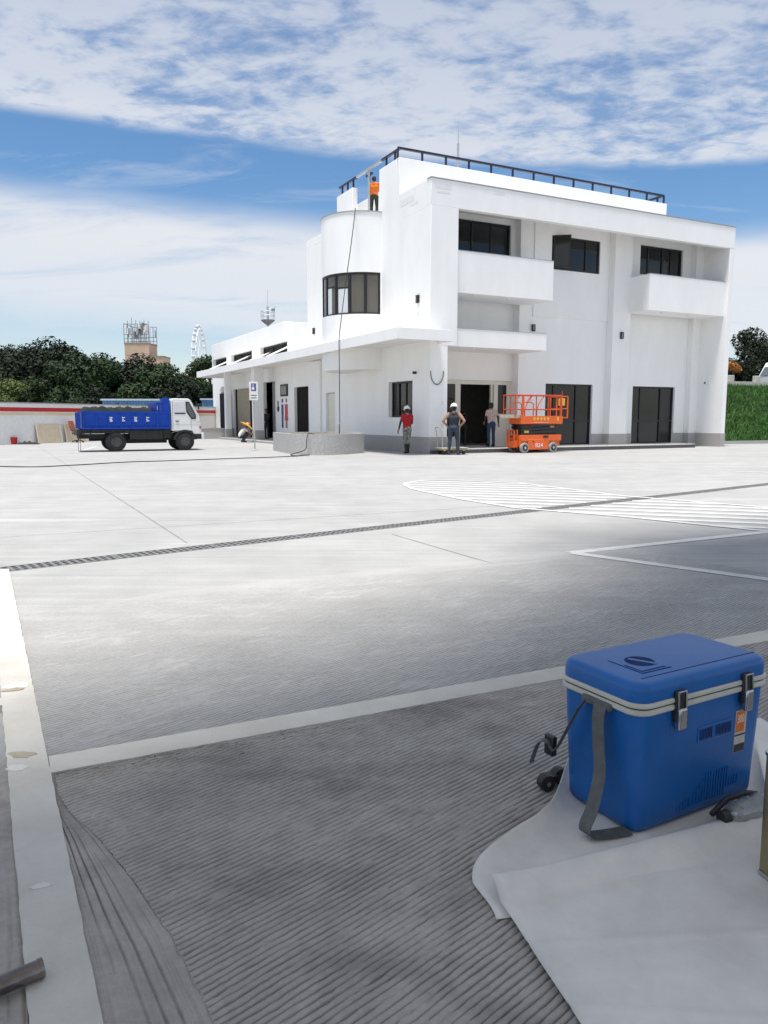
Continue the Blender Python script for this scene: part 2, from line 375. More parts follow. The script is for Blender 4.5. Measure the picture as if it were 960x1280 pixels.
def near_rows():
    out = []; a = R(43); d = np.array([math.cos(a), math.sin(a)]); n = np.array([-math.sin(a), math.cos(a)]); pitch = 0.0205
    o = np.array([SO.x, SO.y]); ua = np.array([CP, SP]); va = np.array([-SP, CP])
    for k in range(-175, 30):
        base = o + n * (k * pitch)
        # walk along d, find range inside the bay: u > arc_x(v), v < -0.075, u < 4.2, v > -2.3
        s = np.linspace(-2.5, 6, 1700); P = base + np.outer(s, d); rel = P - o; u = rel @ ua; v = rel @ va
        ax = np.array([arc_x(x) for x in v])
        ok = (u > ax - 0.004) & (v < vc(u) - 0.06) & (u < 4.0) & (v > -2.35)
        if ok.sum() < 12: out.append(None); continue
        i = np.where(ok)[0]; out.append((P[i[0]], P[i[-1]]))
    return out
tined('concrete_panel', near_rows(), 0.0205, R(43), 0.026)
def far_rows():
    out = []; a = R(45); d = np.array([math.cos(a), math.sin(a)]); n = np.array([-math.sin(a), math.cos(a)]); pitch = 0.0225
    o = np.array([SO.x, SO.y]); ua = np.array([CP, SP]); va = np.array([-SP, CP])
    for k in range(-95, 100):
        base = o + n * (k * pitch); s = np.linspace(-3, 9, 2000); P = base + np.outer(s, d); rel = P - o; u = rel @ ua; v = rel @ va
        ok = (u > 0.06 - 0.0166 * v) & (v > vc(u) + 0.06) & (u < 5.6) & (v < 2.7)
        if ok.sum() < 12: out.append(None); continue
        i = np.where(ok)[0]; out.append((P[i[0]], P[i[-1]]))
    return out
def ffade(P):
    rel = P - np.array([SO.x, SO.y]); v = rel @ np.array([-SP, CP]); return np.clip((2.6 - v) / 2.0, 0, 1)
tined('concrete_panel', far_rows(), 0.0225, R(45), 0.018, fade=ffade, nseg=260, m=GROOVE2)
def arc_rows(side=1):
    """trowel sweeps: lines nearly parallel to the strip, bowed outwards"""
    V = []; nu, nv = 170, 90; us = np.linspace(0, 1, nu); vv = np.linspace(-2.3, -0.15, nv)
    rid = smooth_noise(nu, 2) * 0.012
    for i in range(nu):
        for j, v in enumerate(vv):
            w = arc_x(v) - 0.055 if side == 1 else 0.9
            u = (0.06 + us[i] * w) if side == 1 else (-0.03 - us[i] * w)
            ph = us[i] * (8 if side == 1 else 26) + 0.25 * math.sin(v * 5)
            z = 0.0285 - 0.008 * max(0, math.cos(ph * 2 * math.pi) - .72) / .28 * (0.55 + 0.45 * math.sin(v * 3.1 + 9 * us[i])) + rid[i] * 0.12 - 0.006 * max(0, 1 - us[i] * w / 0.03)
            x, y = ST(u, v); V.append((x, y, max(z, 0.002)))
    idx = np.arange(nu * nv).reshape(nu, nv); F = np.stack([idx[:-1, :-1], idx[:-1, 1:], idx[1:, 1:], idx[1:, :-1]], -1).reshape(-1, 4)
    return tag(raw('trowelled_edge', np.array(V), F, GROOVE, smooth=True), kind='structure')
arc_rows(1); arc_rows(-1)
# plaster smears on the border strip
SMEAR = mat('brown_grout', (0.34, 0.27, 0.17), 0.9, col2=(0.48, 0.43, 0.34), vscale=9, detail=8)
SMEAR2 = mat('pale_grout', (0.66, 0.65, 0.61), 0.85, var=0.1)
def smear(u, v, w, l, m, rz, z=0.037, tri=False):
    b = MB(); c = Vector(ST(u, v)); n = 14; pts = []; rr = random.Random(int(u * 991 + v * 77))
    for i in range(n):
        a = 2 * math.pi * i / n; r = 1 + rr.uniform(-.25, .2); p = Vector((w * math.cos(a) * r, l * math.sin(a) * r)); p.rotate(Matrix.Rotation(rz, 2)); pts.append((c.x + p.x, c.y + p.y))
    b.prism(pts, 0.033, z); return tag(b.build('grout_smear', m), kind='structure')
smear(0.0, 0.02, 0.055, 0.028, SMEAR, R(-8)); smear(-0.02, -0.09, 0.04, 0.025, SMEAR2, R(5)); smear(0.0, 0.85, 0.06, 0.05, SMEAR2, R(10)); smear(-0.01, 0.80, 0.05, 0.02, SMEAR, R(20), 0.039)
smear(-0.03, 1.6, 0.05, 0.05, SMEAR2, R(20)); smear(0.02, -0.9, 0.03, 0.012, SMEAR2, R(20))
slab_strip('cross_strip', (-1.44, 2.66), UA, VA, -1.5, 0.0, 0.12, 0.033)
slab_strip('cross_strip', (-1.60, 3.35), UA, VA, -1.3, -0.01, 0.10, 0.033)

# painted markings
tag(ribbon('painted_line', [(1.80, 7.24), (4.45, 8.63)], 0.13, 0.005, LINE), kind='structure')
def zpan(p):
    rel = Vector(p) - Vector((-1.36, 2.72)); return 0.0025 + min(1, max(0, (2.6 - rel.dot(VA)) / 2.0)) * 0.0275 + 0.004
pl_ = MB(); la, lb_ = Vector((1.82, 7.22)), Vector((4.3, 4.55)); ln_ = (lb_ - la).normalized(); nn_ = Vector((-ln_.y, ln_.x)) * .065
for i in range(24):
    a_, b_ = la.lerp(lb_, i / 24), la.lerp(lb_, (i + 1) / 24); pl_.add([(*(a_ - nn_), zpan(a_)), (*(b_ - nn_), zpan(b_)), (*(b_ + nn_), zpan(b_)), (*(a_ + nn_), zpan(a_))], [(0, 1, 2, 3)])
tag(pl_.build('painted_line', LINE, recalc=False), kind='structure')
tag(ribbon('painted_line', [(1.62, 25.1), (3.55, 25.25)], 0.12, 0.005, LINE), kind='structure')
tag(ribbon('painted_line', [(8.4, 18.5), (8.9, 18.2), (11, 17.3)], 0.15, 0.005, LINE), kind='structure')
tag(ribbon('painted_line', [(-13.0, 34.5), (-11.6, 28.6)], 0.12, 0.005, LINE), kind='structure')
HP = [(0.42, 14.6), (0.45, 15.2), (0.8, 15.75), (1.35, 15.9), (2.72, 15.13), (4.0, 12.6), (5.56, 11.0), (6.9, 9.8), (5.6, 9.0), (4.42, 8.62), (3.17, 9.95), (1.93, 10.9), (1.27, 12.05), (0.55, 13.8)]
hatch = thing('hatch_marking', 'white striped no-parking island painted on the yard across the drain', 'road marking', (0, 0, 0))
HP2 = HP + HP[:1]
for k, (i0, i1) in enumerate(((9, 14), (0, 7))): ribbon('outline', HP2[i0:i1 + 1] if i0 else HP2[0:i1 + 1], 0.11, 0.0065 if k else 0.0075, LINE, hatch)
sd = Vector((math.cos(R(-18)), math.sin(R(-18)))); sn = Vector((-sd.y, sd.x))
def clip(off):
    ts = []
    for (ax, ay), (bx, by) in zip(HP2, HP2[1:]):
        da = Vector((ax, ay)).dot(sn) - off; db = Vector((bx, by)).dot(sn) - off
        if da * db < 0: t = da / (da - db); ts.append((Vector((ax, ay)).lerp(Vector((bx, by)), t)).dot(sd))
    return (min(ts), max(ts)) if len(ts) >= 2 else None
for k in range(40):
    off = 8.6 + k * 0.43; c = clip(off)
    if not c or c[1] - c[0] < 0.5: continue
    a, b = sd * c[0] + sn * off, sd * c[1] + sn * off
    # cut the stripe where the drain crosses it
    segs = [(a, b)]
    ta = (a.to_3d() - DO).dot(DY); tb = (b.to_3d() - DO).dot(DY)
    if ta * tb < 0:
        t = ta / (ta - tb); w = 0.16 / abs(tb - ta); segs = [(a, a.lerp(b, max(0, t - w))), (a.lerp(b, min(1, t + w)), b)]
    for p, q in segs:
        if (q - p).length > 0.15: ribbon('stripe', [p, q], 0.17, 0.0045, LINE, hatch)
# unseen canopy over the camera, outline and height shaped to shade the near ground
CE = MB(); off = Vector((sunv.x, sunv.y)) / sunv.z * 11.0
SH = [(-7.0, 0.3), (-4.6, 1.3), (-1.9, 3.0), (-0.9, 3.7), (-0.1, 4.35), (0.7, 5.3), (1.35, 6.3), (2.05, 6.9), (1.7, 7.5), (2.4, 8.4), (4.9, 9.4), (8.5, 10.6), (13.0, -11.0), (-9.0, -11.0)]
CE.prism([(x + off.x, y + off.y) for x, y in SH], 11.0, 11.5)
tag(CE.build('shade_canopy', STUCCO), kind='structure')

# ------------------------------------------------------------------ main building (local x = along front, y = depth, z up)
B = thing('office_building', 'white three-storey building with balconies, curved bay and long side canopy', 'building', (BX, BY, 0), PHI)
UR = 15.38; ZT = 9.52; YB = 11.8
def P(name, m=STUCCO, bevel=0.012, parent=B, **k):
    return lambda mb: mb.build(name, m, parent, bevel=bevel, **k)
gfw = (1.27, 3.2, 1.31, 2.67)
P('left_wall', bevel=0)(MB().wall('y', 2.05, YB, 0, 9.35, 0.0, 0.3, [gfw, (8.5, 9.6, -1, 2.44), (3.95, 7.05, 4.0, 9.0)]))
P('corner_pier')(MB().wall('y', 0.0, 2.05, 3.86, 8.62, 0.0, 1.13).box(0.0, 0.0, 0.0, 0.73, 2.05, 3.86) if False else MB().box(0, 0, 3.86, 1.13, 2.05, 8.62))
P('ground_pier', bevel=0)(MB().wall('y', 0.004, 2.05, 0, 3.86, 0.004, 0.73, [(1.27, 2.5, 1.31, 2.67)]))
P('roof_fascia')(MB().box(0, 0, 8.62, UR, 0.25, ZT))
P('roof_fascia_return', bevel=0)(MB().box(0, 0.25, 8.62, 0.3, 2.049, ZT - 0.002)); P('roof_fascia_return', bevel=0)(MB().box(0, 2.049, 9.35, 0.3, 2.349, ZT - 0.002))
P('balcony_soffit', SOFFIT, 0)(MB().box(0.3, 0.25, 9.1, 15.1, 2.35, 9.3))
P('fascia_coping', COPING, 0)(MB().box(-0.02, -0.025, ZT + 0.002, UR + 0.02, 0.27, ZT + 0.03))
P('right_wall', bevel=0.01)(MB().box(15.1, 0.003, 0, UR - 0.003, YB, 8.617))
P('right_parapet', bevel=0)(MB().box(15.1, 0.25, 8.617, UR - 0.003, YB, ZT))
P('rear_wall', bevel=0)(MB().box(0.3, YB - 0.3, 0, 15.1, YB, 9.35))
P('roof_slab', SOFFIT, 0)(MB().box(0.3, 2.35, 9.12, 15.1, YB - 0.3, 9.34))
DA_ = (6.51, 9.05, 0.15, 2.70); DB_ = (11.36, 13.96, 0.15, 2.68)
W2 = (6.62, 9.18, 7.29, 8.62); W3 = (11.5, 14.08, 7.5, 8.74)
P('front_wall', bevel=0)(MB().wall('x', 5.1, 15.1, 0, 9.1, 1.65, 1.95, [DA_, DB_, W2, W3]))
P('wall_band', bevel=0.01)(MB().wall('x', 5.75, 9.71, 5.37, 9.1, 1.60, 1.649, [W2]))
W1 = (1.35, 4.92, 7.4, 8.9); EN = (1.75, 5.095, 0.15, 2.78)
P('loggia_wall', bevel=0)(MB().wall('x', 1.0, 5.1, 0, 9.1, 2.05, 2.35, [W1, EN]))
P('loggia_return', bevel=0)(MB().box(5.1, 1.95, 0, 5.35, 2.6, 9.1))
P('pilaster')(MB().box(9.71, 1.28, 0, 10.7, 1.649, 9.1))
P('pilaster')(MB().box(14.62, 1.36, 0, 15.1, 1.649, 9.1))
P('interior_floor', SOFFIT, 0)(MB().box(0.3, 2.35, 0.05, 15.1, 11.5, 0.14))
P('interior_floor', SOFFIT, 0)(MB().box(0.3, 2.36, 3.9, 15.1, 11.5, 4.1))
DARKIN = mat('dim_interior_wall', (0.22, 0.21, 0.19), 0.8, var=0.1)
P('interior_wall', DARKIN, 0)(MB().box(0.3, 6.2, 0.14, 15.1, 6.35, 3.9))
def balcony(x0, x1, y0, y1, z0, z1, left, right, t=0.13):
    b = MB(); b.box(x0, y0, z0, x1, y0 + t, z1); b.box(x0, y0 + t, z0, x1, y1, z0 + 0.16)
    if left: b.box(x0, y0 + t, z0 + 0.16, x0 + t, y1, z1)
    if right: b.box(x1 - t, y0 + t, z0 + 0.16, x1, y1, z1)
    o = b.build('balcony', STUCCO, B); c = MB(); e = 0.012
    c.box(x0 - (e if left else 0), y0 - e, z1 + 0.001, x1 + (e if right else 0), y0 + t + e, z1 + 0.022)
    c.build('coping', COPING, o)
    for i in range(2): MB().box(x0 + (x1 - x0) * (0.22 + 0.35 * i), y0 + 0.25, z0 - 0.05, x0 + (x1 - x0) * (0.22 + 0.35 * i) + 0.08, y0 + 0.33, z0).build('drain_spout', WHITEP, o)
    return o
balcony(1.131, 5.54, 0.15, 1.648, 5.77, 7.23, False, True)
balcony(10.57, 15.1, 0.15, 1.36, 5.74, 7.20, True, False)
balcony(1.131, 5.24, 0.10, 2.05, 3.86, 4.50, False, True)
# upper parapet and rails
P('roof_parapet')(MB().wall('x', 0.0, 13.68, 9.34, 10.86, 2.35, 2.58))
P('roof_parapet')(MB().box(0.0, 2.58, 9.34, 0.23, 4.0, 10.855)); P('roof_parapet')(MB().box(13.45, 2.58, 9.34, 13.677, 11.5, 10.855))
P('roof_parapet')(MB().box(0.0, 6.5, 9.34, 0.23, 8.13, 10.85)); P('roof_parapet')(MB().box(0.05, 7.9, 9.34, 13.4, 8.1, 10.6)); P('stair_wall')(MB().box(0.9, 5.3, 9.34, 1.1, 8.1, 10.62))
P('rear_left_parapet')(MB().box(0, 7.2, 9.352, 0.3, YB, 9.70))
rail = MB(); zr = 11.22
def rail_run(name, a, b, m, n, z0=10.86, both=True, mid=False):
    o = MB(); a = Vector(a); b = Vector(b); d = (b - a).normalized(); h = 0.045
    s = d.orthogonal(); side = Vector((-d.y, d.x, 0))
    o.add([a + side * h + Vector((0, 0, dz)) for dz in (-0.04, 0.04)] + [a - side * h + Vector((0, 0, dz)) for dz in (-0.04, 0.04)] +
          [b + side * h + Vector((0, 0, dz)) for dz in (-0.04, 0.04)] + [b - side * h + Vector((0, 0, dz)) for dz in (-0.04, 0.04)],
          [(0, 1, 3, 2), (4, 6, 7, 5), (0, 4, 5, 1), (2, 3, 7, 6), (1, 5, 7, 3), (0, 2, 6, 4)])
    r = o.build(name, m, B)
    for i in range(n):
        p = a.lerp(b, (i + (0.5 if not both else 0)) / (n - 1 if both else n)); MB().box(p.x - .032, p.y - .032, z0, p.x + .032, p.y + .032, p.z - .041).build('post', m, r)
    return r
rail_run('roof_railing', (0.0, 2.47, zr), (13.60, 2.47, zr), RAILM, 14)
rail_run('roof_railing', (0.11, 3.95, zr), (0.11, 2.53, zr), RAILM, 2, both=False); rail_run('roof_railing', (13.56, 2.53, zr), (13.56, 4.2, zr), RAILM, 3, both=False)
rail_run('roof_railing', (0.11, 8.05, zr), (0.11, 6.35, zr), RAILM, 3, 10.85, both=False)
rail_run('unpainted_railing', (0.11, 6.28, zr), (0.11, 4.02, zr), GALV, 1, 9.35, both=False)
rail_run('roof_railing', (0.3, 5.75, zr - 0.1), (0.3, 5.25, zr - 0.1), RAILM, 1, 9.35, both=False)
# curved bay
BR, BYc = 1.7, 5.5; BZ0, BZ1, WZ0, WZ1 = 3.2, 9.22, 5.35, 6.95
def bp(t, r=BR): return (-r * math.sin(t), BYc - r * math.cos(t))
def bayband(mb, r0, r1, z0, z1, t0, t1, n):
    for i in range(n):
        a, b = t0 + (t1 - t0) * i / n, t0 + (t1 - t0) * (i + 1) / n
        A, Bq, Cq, Dq = bp(a, r1), bp(b, r1), bp(b, r0), bp(a, r0)
        fs = [(0, 1, 5, 4), (2, 3, 7, 6), (0, 3, 2, 1), (4, 5, 6, 7)]
        if i == 0: fs.append((0, 4, 7, 3))
        if i == n - 1: fs.append((1, 2, 6, 5))
        mb.add([(*A, z0), (*Bq, z0), (*Cq, z0), (*Dq, z0), (*A, z1), (*Bq, z1), (*Cq, z1), (*Dq, z1)], fs)
    return mb
bay = bayband(MB(), BR - .2, BR, BZ0, WZ0, 0.0, math.pi, 48).build('curved_bay', STUCCO, B, smooth=True)
bayband(MB(), BR - .2, BR, WZ1, BZ1, 0.0, math.pi, 48).build('bay_parapet', STUCCO, bay, smooth=True)
bayband(MB(), BR - .2, BR, WZ0, WZ1, 0.0, R(1.5), 2).build('bay_jamb', STUCCO, bay); bayband(MB(), BR - .2, BR, WZ0, WZ1, R(178.5), R(180), 2).build('bay_jamb', STUCCO, bay)
bayband(MB(), BR - .23, BR + .03, BZ1 + .001, BZ1 + .035, 0.0, math.pi, 48).build('bay_coping', COPING, bay, smooth=True)
MB().prism([bp(math.pi * i / 30, BR - .205) for i in range(31)] + [(0.0, BYc + BR - .21), (0.0, BYc - BR + .21)], BZ0 + .02, BZ0 + .2).build('bay_floor', SOFFIT, bay)
MB().prism([bp(math.pi * i / 30, BR - .205) for i in range(31)] + [(0.0, BYc + BR - .21), (0.0, BYc - BR + .21)], 9.0, 9.18).build('bay_roof', SOFFIT, bay)
fr = MB()
for a, b in ((WZ0, WZ0 + .06), (WZ1 - .08, WZ1)): bayband(fr, BR - .12, BR - .03, a, b, R(1.6), R(178.4), 40)
wfr = bayband(fr, BR - .12, BR - .03, WZ0 + .06, WZ1 - .08, R(1.6), R(3.6), 1)
for k in range(1, 9):
    c = R(k * 22); bayband(fr, BR - .12, BR - .03, WZ0 + .06, WZ1 - .08, c - R(1.7), c + R(1.7), 2)
bw = fr.build('bay_window', FRAME, B, smooth=True)
for k in range(8):
    a, b = R(k * 22 + 2), R(k * 22 + 20)
    bayband(MB(), BR - .085, BR - .075, WZ0 + .06, WZ1 - .08, a, b, 4).build('pane', BAYGLASS, bw, smooth=True)
for k, zz in ((2, 6.35), (3, 6.42)):
    bayband(MB(), BR - .075, BR - .055, zz, zz + .06, R(k * 22 + 1.8), R(k * 22 + 20.2), 4).build('transom', FRAME, bw, smooth=True)
    bayband(MB(), BR - .072, BR - .06, WZ0 + .062, zz - .002, R(k * 22 + (3 if k == 2 else 9)), R(k * 22 + 18), 4).build('pale_pane', PANE_LIGHT, bw, smooth=True)
# flat windows and glazed doors
def window(axis, a0, a1, z0, z1, plane, splits, trans=(), name='window', m=FRAME, gm=GLASS, fw=0.07, d=0.09, parent=B):
    def bx(mb, p, q, r, s, y0, y1):
        if axis == 'x': mb.box(p, y0, r, q, y1, s)
        else: mb.box(y0, p, r, y1, q, s)
    f = MB(); A = [a0] + [a0 + (a1 - a0) * s for s in splits] + [a1]
    bx(f, a0, a1, z0, z0 + fw, plane, plane + d); bx(f, a0, a1, z1 - fw, z1, plane, plane + d)
    for i, a in enumerate(A):
        lo = a if i == 0 else a - fw if i == len(A) - 1 else a - fw / 2
        bx(f, lo, lo + fw, z0 + fw, z1 - fw, plane + (0.003 if 0 < i < len(A) - 1 else 0), plane + d)
    o = f.build(name, m, parent)
    for i in range(len(A) - 1):
        lo = A[i] + (fw if i == 0 else fw / 2); hi = A[i + 1] - (fw if i == len(A) - 2 else fw / 2)
        Z = [z0 + fw] + [z0 + (z1 - z0) * t for t in trans] + [z1 - fw]
        for j in range(len(Z) - 1):
            q0, q1 = Z[j] + (fw / 2 if j else 0), Z[j + 1] - (fw / 2 if j < len(Z) - 2 else 0)
            p = MB(); bx(p, lo, hi, q0, q1, plane + 0.04 + (0.012 if i % 2 else 0), plane + 0.055 + (0.012 if i % 2 else 0)); p.build('pane', gm, o)
            if j: t = MB(); bx(t, lo, hi, Z[j] - fw / 2, Z[j] + fw / 2, plane + .004, plane + d); t.build('transom', m, o)
    return o
window('y', *gfw, 0.16, (0.42, 0.72))
window('x', *W1, 2.15, (0.25, 0.5, 0.75)); window('x', *W2, 1.66, (0.28, 0.72)); window('x', *W3, 1.74, (0.22, 0.55, 0.75))
window('x', *DA_, 1.75, (0.2, 0.68), (0.4,), 'glazed_door'); window('x', *DB_, 1.75, (0.22, 0.7), (0.4,), 'glazed_door')
sash = MB(Matrix.Translation((6.70, 1.62, 0)) @ Matrix.Rotation(R(-38), 4, 'Z'))
for a in ((0, 0, 7.34, .7, .04, 7.40), (0, 0, 8.56, .7, .04, 8.62), (0, 0, 7.4, .06, .04, 8.56), (.64, 0, 7.4, .7, .04, 8.56)): sash.box(*a)
so = sash.build('open_sash', FRAME, B); MB(sash.M).box(.06, .015, 7.4, .64, .025, 8.56).build('pane', GLASS, so)
# entrance: ivory framed doorway with side lights
en = MB(); x0, x1, z0, z1 = EN; yy = 2.12
for a in ((x0, 2.62, x1, 2.78), ): en.box(a[0], yy, a[1], a[2], yy + .12, a[3])
for xa, xb in ((x0, x0 + .16), (2.42, 2.66), (4.12, 4.2), (4.26, 4.46), (4.9, x1)): en.box(xa, yy + .002, z0, xb, yy + .12, 2.62)
ent = en.build('entrance_frame', IVORY, B, bevel=0.006)
for xa, xb in ((x0 + .16, 2.42), (4.46, 4.9)):
    MB().box(xa, yy + .01, z0, xb, yy + .11, 0.55 if xa < 3 else 1.45).build('panel', IVORY, ent); MB().box(xa, yy + .05, 0.55 if xa < 3 else 1.45, xb, yy + .06, 2.62).build('side_light', GLASS, ent)
# skim-coat repairs under the roof edge
PATCH = mat('plaster_patch', (0.79, 0.79, 0.785), 0.85, var=0.08, vscale=4)
for y0_, y1_, z0_, z1_ in ((1.2, 2.25, 9.05, 9.26), (0.9, 1.5, 8.9, 8.98)): MB().box(-.004, y0_, z0_, -.001, y1_, z1_).build('plaster_patch', PATCH, B)
for x0_, x1_, z0_, z1_ in ((0.15, 0.85, 9.2, 9.36), (0.2, 0.75, 9.06, 9.12), (2.6, 3.1, 9.3, 9.4)): MB().box(x0_, -.004, z0_, x1_, -.001, z1_).build('plaster_patch', PATCH, B)
# stone plinth, step
pl = MB(); ph = 0.60
for a in ((-0.02, 3.5 - 3.5, 0, .001, 8.5), ): pl.box(-0.022, 0.0, 0.0, -0.001, 8.5, ph)
P('stone_plinth', GRANITE, 0)(pl); pl = MB(); pl.box(-0.022, -0.022, 0, 0.75, -0.001, ph); PL = []; pl.box(0.731, -0.001, 0.15, 0.752, 2.05, ph)
P('stone_plinth', GRANITE, 0)(pl)
for xa, xb, y in ((5.08, 6.51, 1.65), (9.05, 9.69, 1.65), (10.72, 11.36, 1.65), (13.96, 14.6, 1.65)): P('stone_plinth', GRANITE, 0)(MB().box(xa, y - .021, 0.151, xb, y - .001, ph))
pl = MB(); pl.box(9.69, 1.258, .151, 10.72, 1.279, ph); pl.box(9.688, 1.279, .151, 9.709, 1.648, ph); P('stone_plinth', GRANITE, 0)(pl); P('stone_plinth', GRANITE, 0)(MB().box(14.6, 1.36, .151, 14.619, 1.628, ph)); pl = MB(); pl.box(14.6, 1.338, .151, 15.078, 1.359, ph)
pl.box(15.078, 0.0, 0, 15.099, 1.36, ph); pl.box(15.078, -0.02, 0, UR, 0.002, ph)
P('stone_plinth', GRANITE, 0)(pl)
st = MB().box(0.02, -0.12, 0, 13.4, 0.6, 0.13); st.box(0.753, 0.6, 0, 13.4, 1.62, 0.13)
P('entrance_step', DARKSTONE, 0.006)(st)
P('step_nosing', GRANITE, 0)(MB().box(0.76, -0.14, 0.131, 13.42, 1.62, 0.15)); P('step_nosing', GRANITE, 0)(MB().box(1.0, 1.62, 0.02, 5.07, 2.40, 0.149))
# wall lamps, camera, cable loop
for (x, y, z, ax) in ((5.74, 1.6, 4.9, 'x'), (10.2, 1.28, 4.78, 'x'), (0, 0.84, 5.54, 'y'), (0, 10.9, 5.4, 'y')):
    o = MB()
    if ax == 'x': o.box(x - .07, y - .1, z - .14, x + .07, y - .002, z + .14)
    else: o.box(x - .1, y - .07, z - .14, x - .002, y + .07, z + .14)
    l = o.build('wall_lamp', BLACKP, B, bevel=0.012)
    g_ = MB()
    if ax == 'x': g_.box(x - .045, y - .106, z - .1, x + .0, y - .1005, z + .1)
    else: g_.box(x - .106, y - .0, z - .1, x - .1005, y + .045, z + .1)
    g_.build('lens', mat('lamp_lens', (0.3, 0.29, 0.27), 0.25), l)
cm = MB().cyl((-.16, .95, 2.93), (-.02, .95, 2.93), .05, n=14); c_ = cm.build('security_camera', BLACKP, B); MB().cyl((-.03, .95, 2.93), (-.001, .95, 2.93), .06, n=12).build('bracket', WHITEP, c_)
cm2 = MB().cyl((14.95, .85, 2.88), (15.075, .85, 2.88), .07, n=14).build('security_camera', WHITEP, B); MB().cyl((14.92, .85, 2.86), (14.955, .85, 2.86), .04, n=12).build('lens', BLACKP, cm2)
P('wall_cable', mat('brown_cable', (.10, .07, .05), .6, var=.2), 0, smooth=True)(MB().tube([(.28 - .27 * math.cos(math.pi * i / 16), -.035, 2.95 - .48 * math.sin(math.pi * i / 16)) for i in range(17)], .016, 6))
for x, z in ((.48, 1.75), (.5, .95)): MB().box(x, -.012, z, x + .09, 0.003, z + .14).build('socket_cover', WHITEP, B, bevel=.004)
# long side canopy
cp = MB(); ZC0, ZC1 = 3.90, 4.28
cp.prism([(-1.8, -0.95), (0.32, -0.95), (0.32, 0.0), (-0.001, 0.0), (-0.001, 27.0), (-1.8, 27.0)], ZC0 + .12, ZC1 - .06)
can = cp.build('side_canopy', SOFFIT, B)
ed = MB(); ed.box(-1.86, -1.0, ZC0, -1.80, 27.05, ZC1); ed.box(-1.80, -1.0, ZC0 + .001, 0.36, -0.951, ZC1 - .001); ed.box(-1.8, 27.0, ZC0, 0.0, 27.05, ZC1 - .001)
ed.box(0.321, -0.95, ZC0 + .002, 0.36, -0.002, ZC1 - .002)
ed.build('fascia_board', STUCCO, can, bevel=0.006)
for yw, yc, zw in ((26.5, 25.3, 5.08), (22.0, 20.9, 5.08), (18.2, 16.9, 4.98), (14.9, 13.84, 5.1), (11.3, 9.63, 5.15), (0.62, -0.46, 5.2)):
    MB().cyl((-1.66, yc, ZC1 - .03), (0.0 if yw < 12 else 0.32, yw, zw), .042, n=8).build('brace', WHITEP, can, smooth=True)
# single-storey wing behind
wing_holes = [(11.42, 13.8, -1, 2.85), (16.8, 19.2, -1, 3.3), (21.1, 25.0, -1, 3.1), (14.75, 19.3, 4.6, 5.3), (20.9, 25.4, 4.6, 5.3), (26.5, 30.0, 4.6, 5.3)]
wingw = P('wing_wall', bevel=0)(MB().wall('y', YB + .001, 30.2, 0, 5.4, 0.0, 0.3, wing_holes))
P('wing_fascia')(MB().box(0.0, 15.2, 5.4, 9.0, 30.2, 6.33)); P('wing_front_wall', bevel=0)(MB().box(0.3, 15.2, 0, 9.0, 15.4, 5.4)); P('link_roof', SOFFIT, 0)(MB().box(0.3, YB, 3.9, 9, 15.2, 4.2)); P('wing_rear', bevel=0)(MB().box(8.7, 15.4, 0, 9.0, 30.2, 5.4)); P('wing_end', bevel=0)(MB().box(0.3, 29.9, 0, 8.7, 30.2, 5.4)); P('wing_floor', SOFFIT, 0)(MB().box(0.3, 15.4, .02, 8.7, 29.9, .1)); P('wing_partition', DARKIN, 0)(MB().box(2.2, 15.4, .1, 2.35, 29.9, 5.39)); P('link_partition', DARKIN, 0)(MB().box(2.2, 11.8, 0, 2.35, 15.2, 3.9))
for a, b in ((14.75, 19.3), (20.9, 25.4), (26.5, 29.9)):
    window('y', a, b, 4.6, 5.3, 0.2, (0.33, 0.66), name='clerestory_window', parent=B, gm=mat('dull_dark_glass', (.008, .008, .008), .6, spec=.2))
SHUT = mat('dark_slat_door', (0.009, 0.007, 0.007), 0.7, var=0.25, spec=.2); dd = MB().box(.16, 11.42, 0.02, .18, 13.8, 2.85).build('slatted_double_door', SHUT, B)
for i in range(12): MB().box(.135, 11.45 + i * .196, .05, .16, 11.45 + i * .196 + .15, 2.8).build('slat', SHUT, dd)
BEIGE = mat('beige_shutter', (0.42, 0.37, 0.27), 0.6, var=0.1, stretch=(0, (1, 1, 8)), vscale=1.5); rs = MB().box(.2, 21.9, .02, .24, 24.9, 3.1).build('shop_shutter', BEIGE, B)
MB().box(.12, 21.1, .02, .22, 21.25, 3.1).box(.12, 21.75, .02, .22, 21.9, 3.1).box(.12, 24.88, .02, .22, 25.0, 3.1).build('jamb', FRAME, rs); MB().box(.17, 21.25, .02, .19, 21.75, 3.0).build('pane', GLASS, rs)
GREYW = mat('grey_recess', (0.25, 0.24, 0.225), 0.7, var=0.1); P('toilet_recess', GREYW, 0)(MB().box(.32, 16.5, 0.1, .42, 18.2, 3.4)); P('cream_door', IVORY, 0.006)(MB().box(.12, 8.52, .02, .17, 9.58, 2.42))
P('door_lintel', bevel=0)(MB().box(-.01, 8.4, 2.44, .0, 9.7, 2.5))
for a, b in ((11.3 - 1.2, 11.35), ): P('door_pillar')(MB().box(-.10, a, 0, -.001, b, 3.98))
for (u, v, w, h) in ((-1.15, 16.9, .52, .5), (-1.2, 22.55, .34, .34)):
    c = P('canopy_column', bevel=.01)(MB().box(u, v, 0, u + w, v + h, 4.02)); MB().box(u - .02, v - .02, 0, u + w + .02, v + h + .02, .6).build('base', GRANITE, c)
P('stone_plinth', GRANITE, 0)(MB().box(-.022, 13.8, 0, -.001, 16.8, .35).box(-.022, 19.2, 0, -.001, 21.1, .6).box(-.022, 25.0, 0, -.001, 30.2, .6))
P('side_walkway', mat('walkway_tile', (.40, .39, .37), .7, var=.12, vscale=3), .01)(MB().box(-1.6, 10.0, 0, -.03, 29, .10))
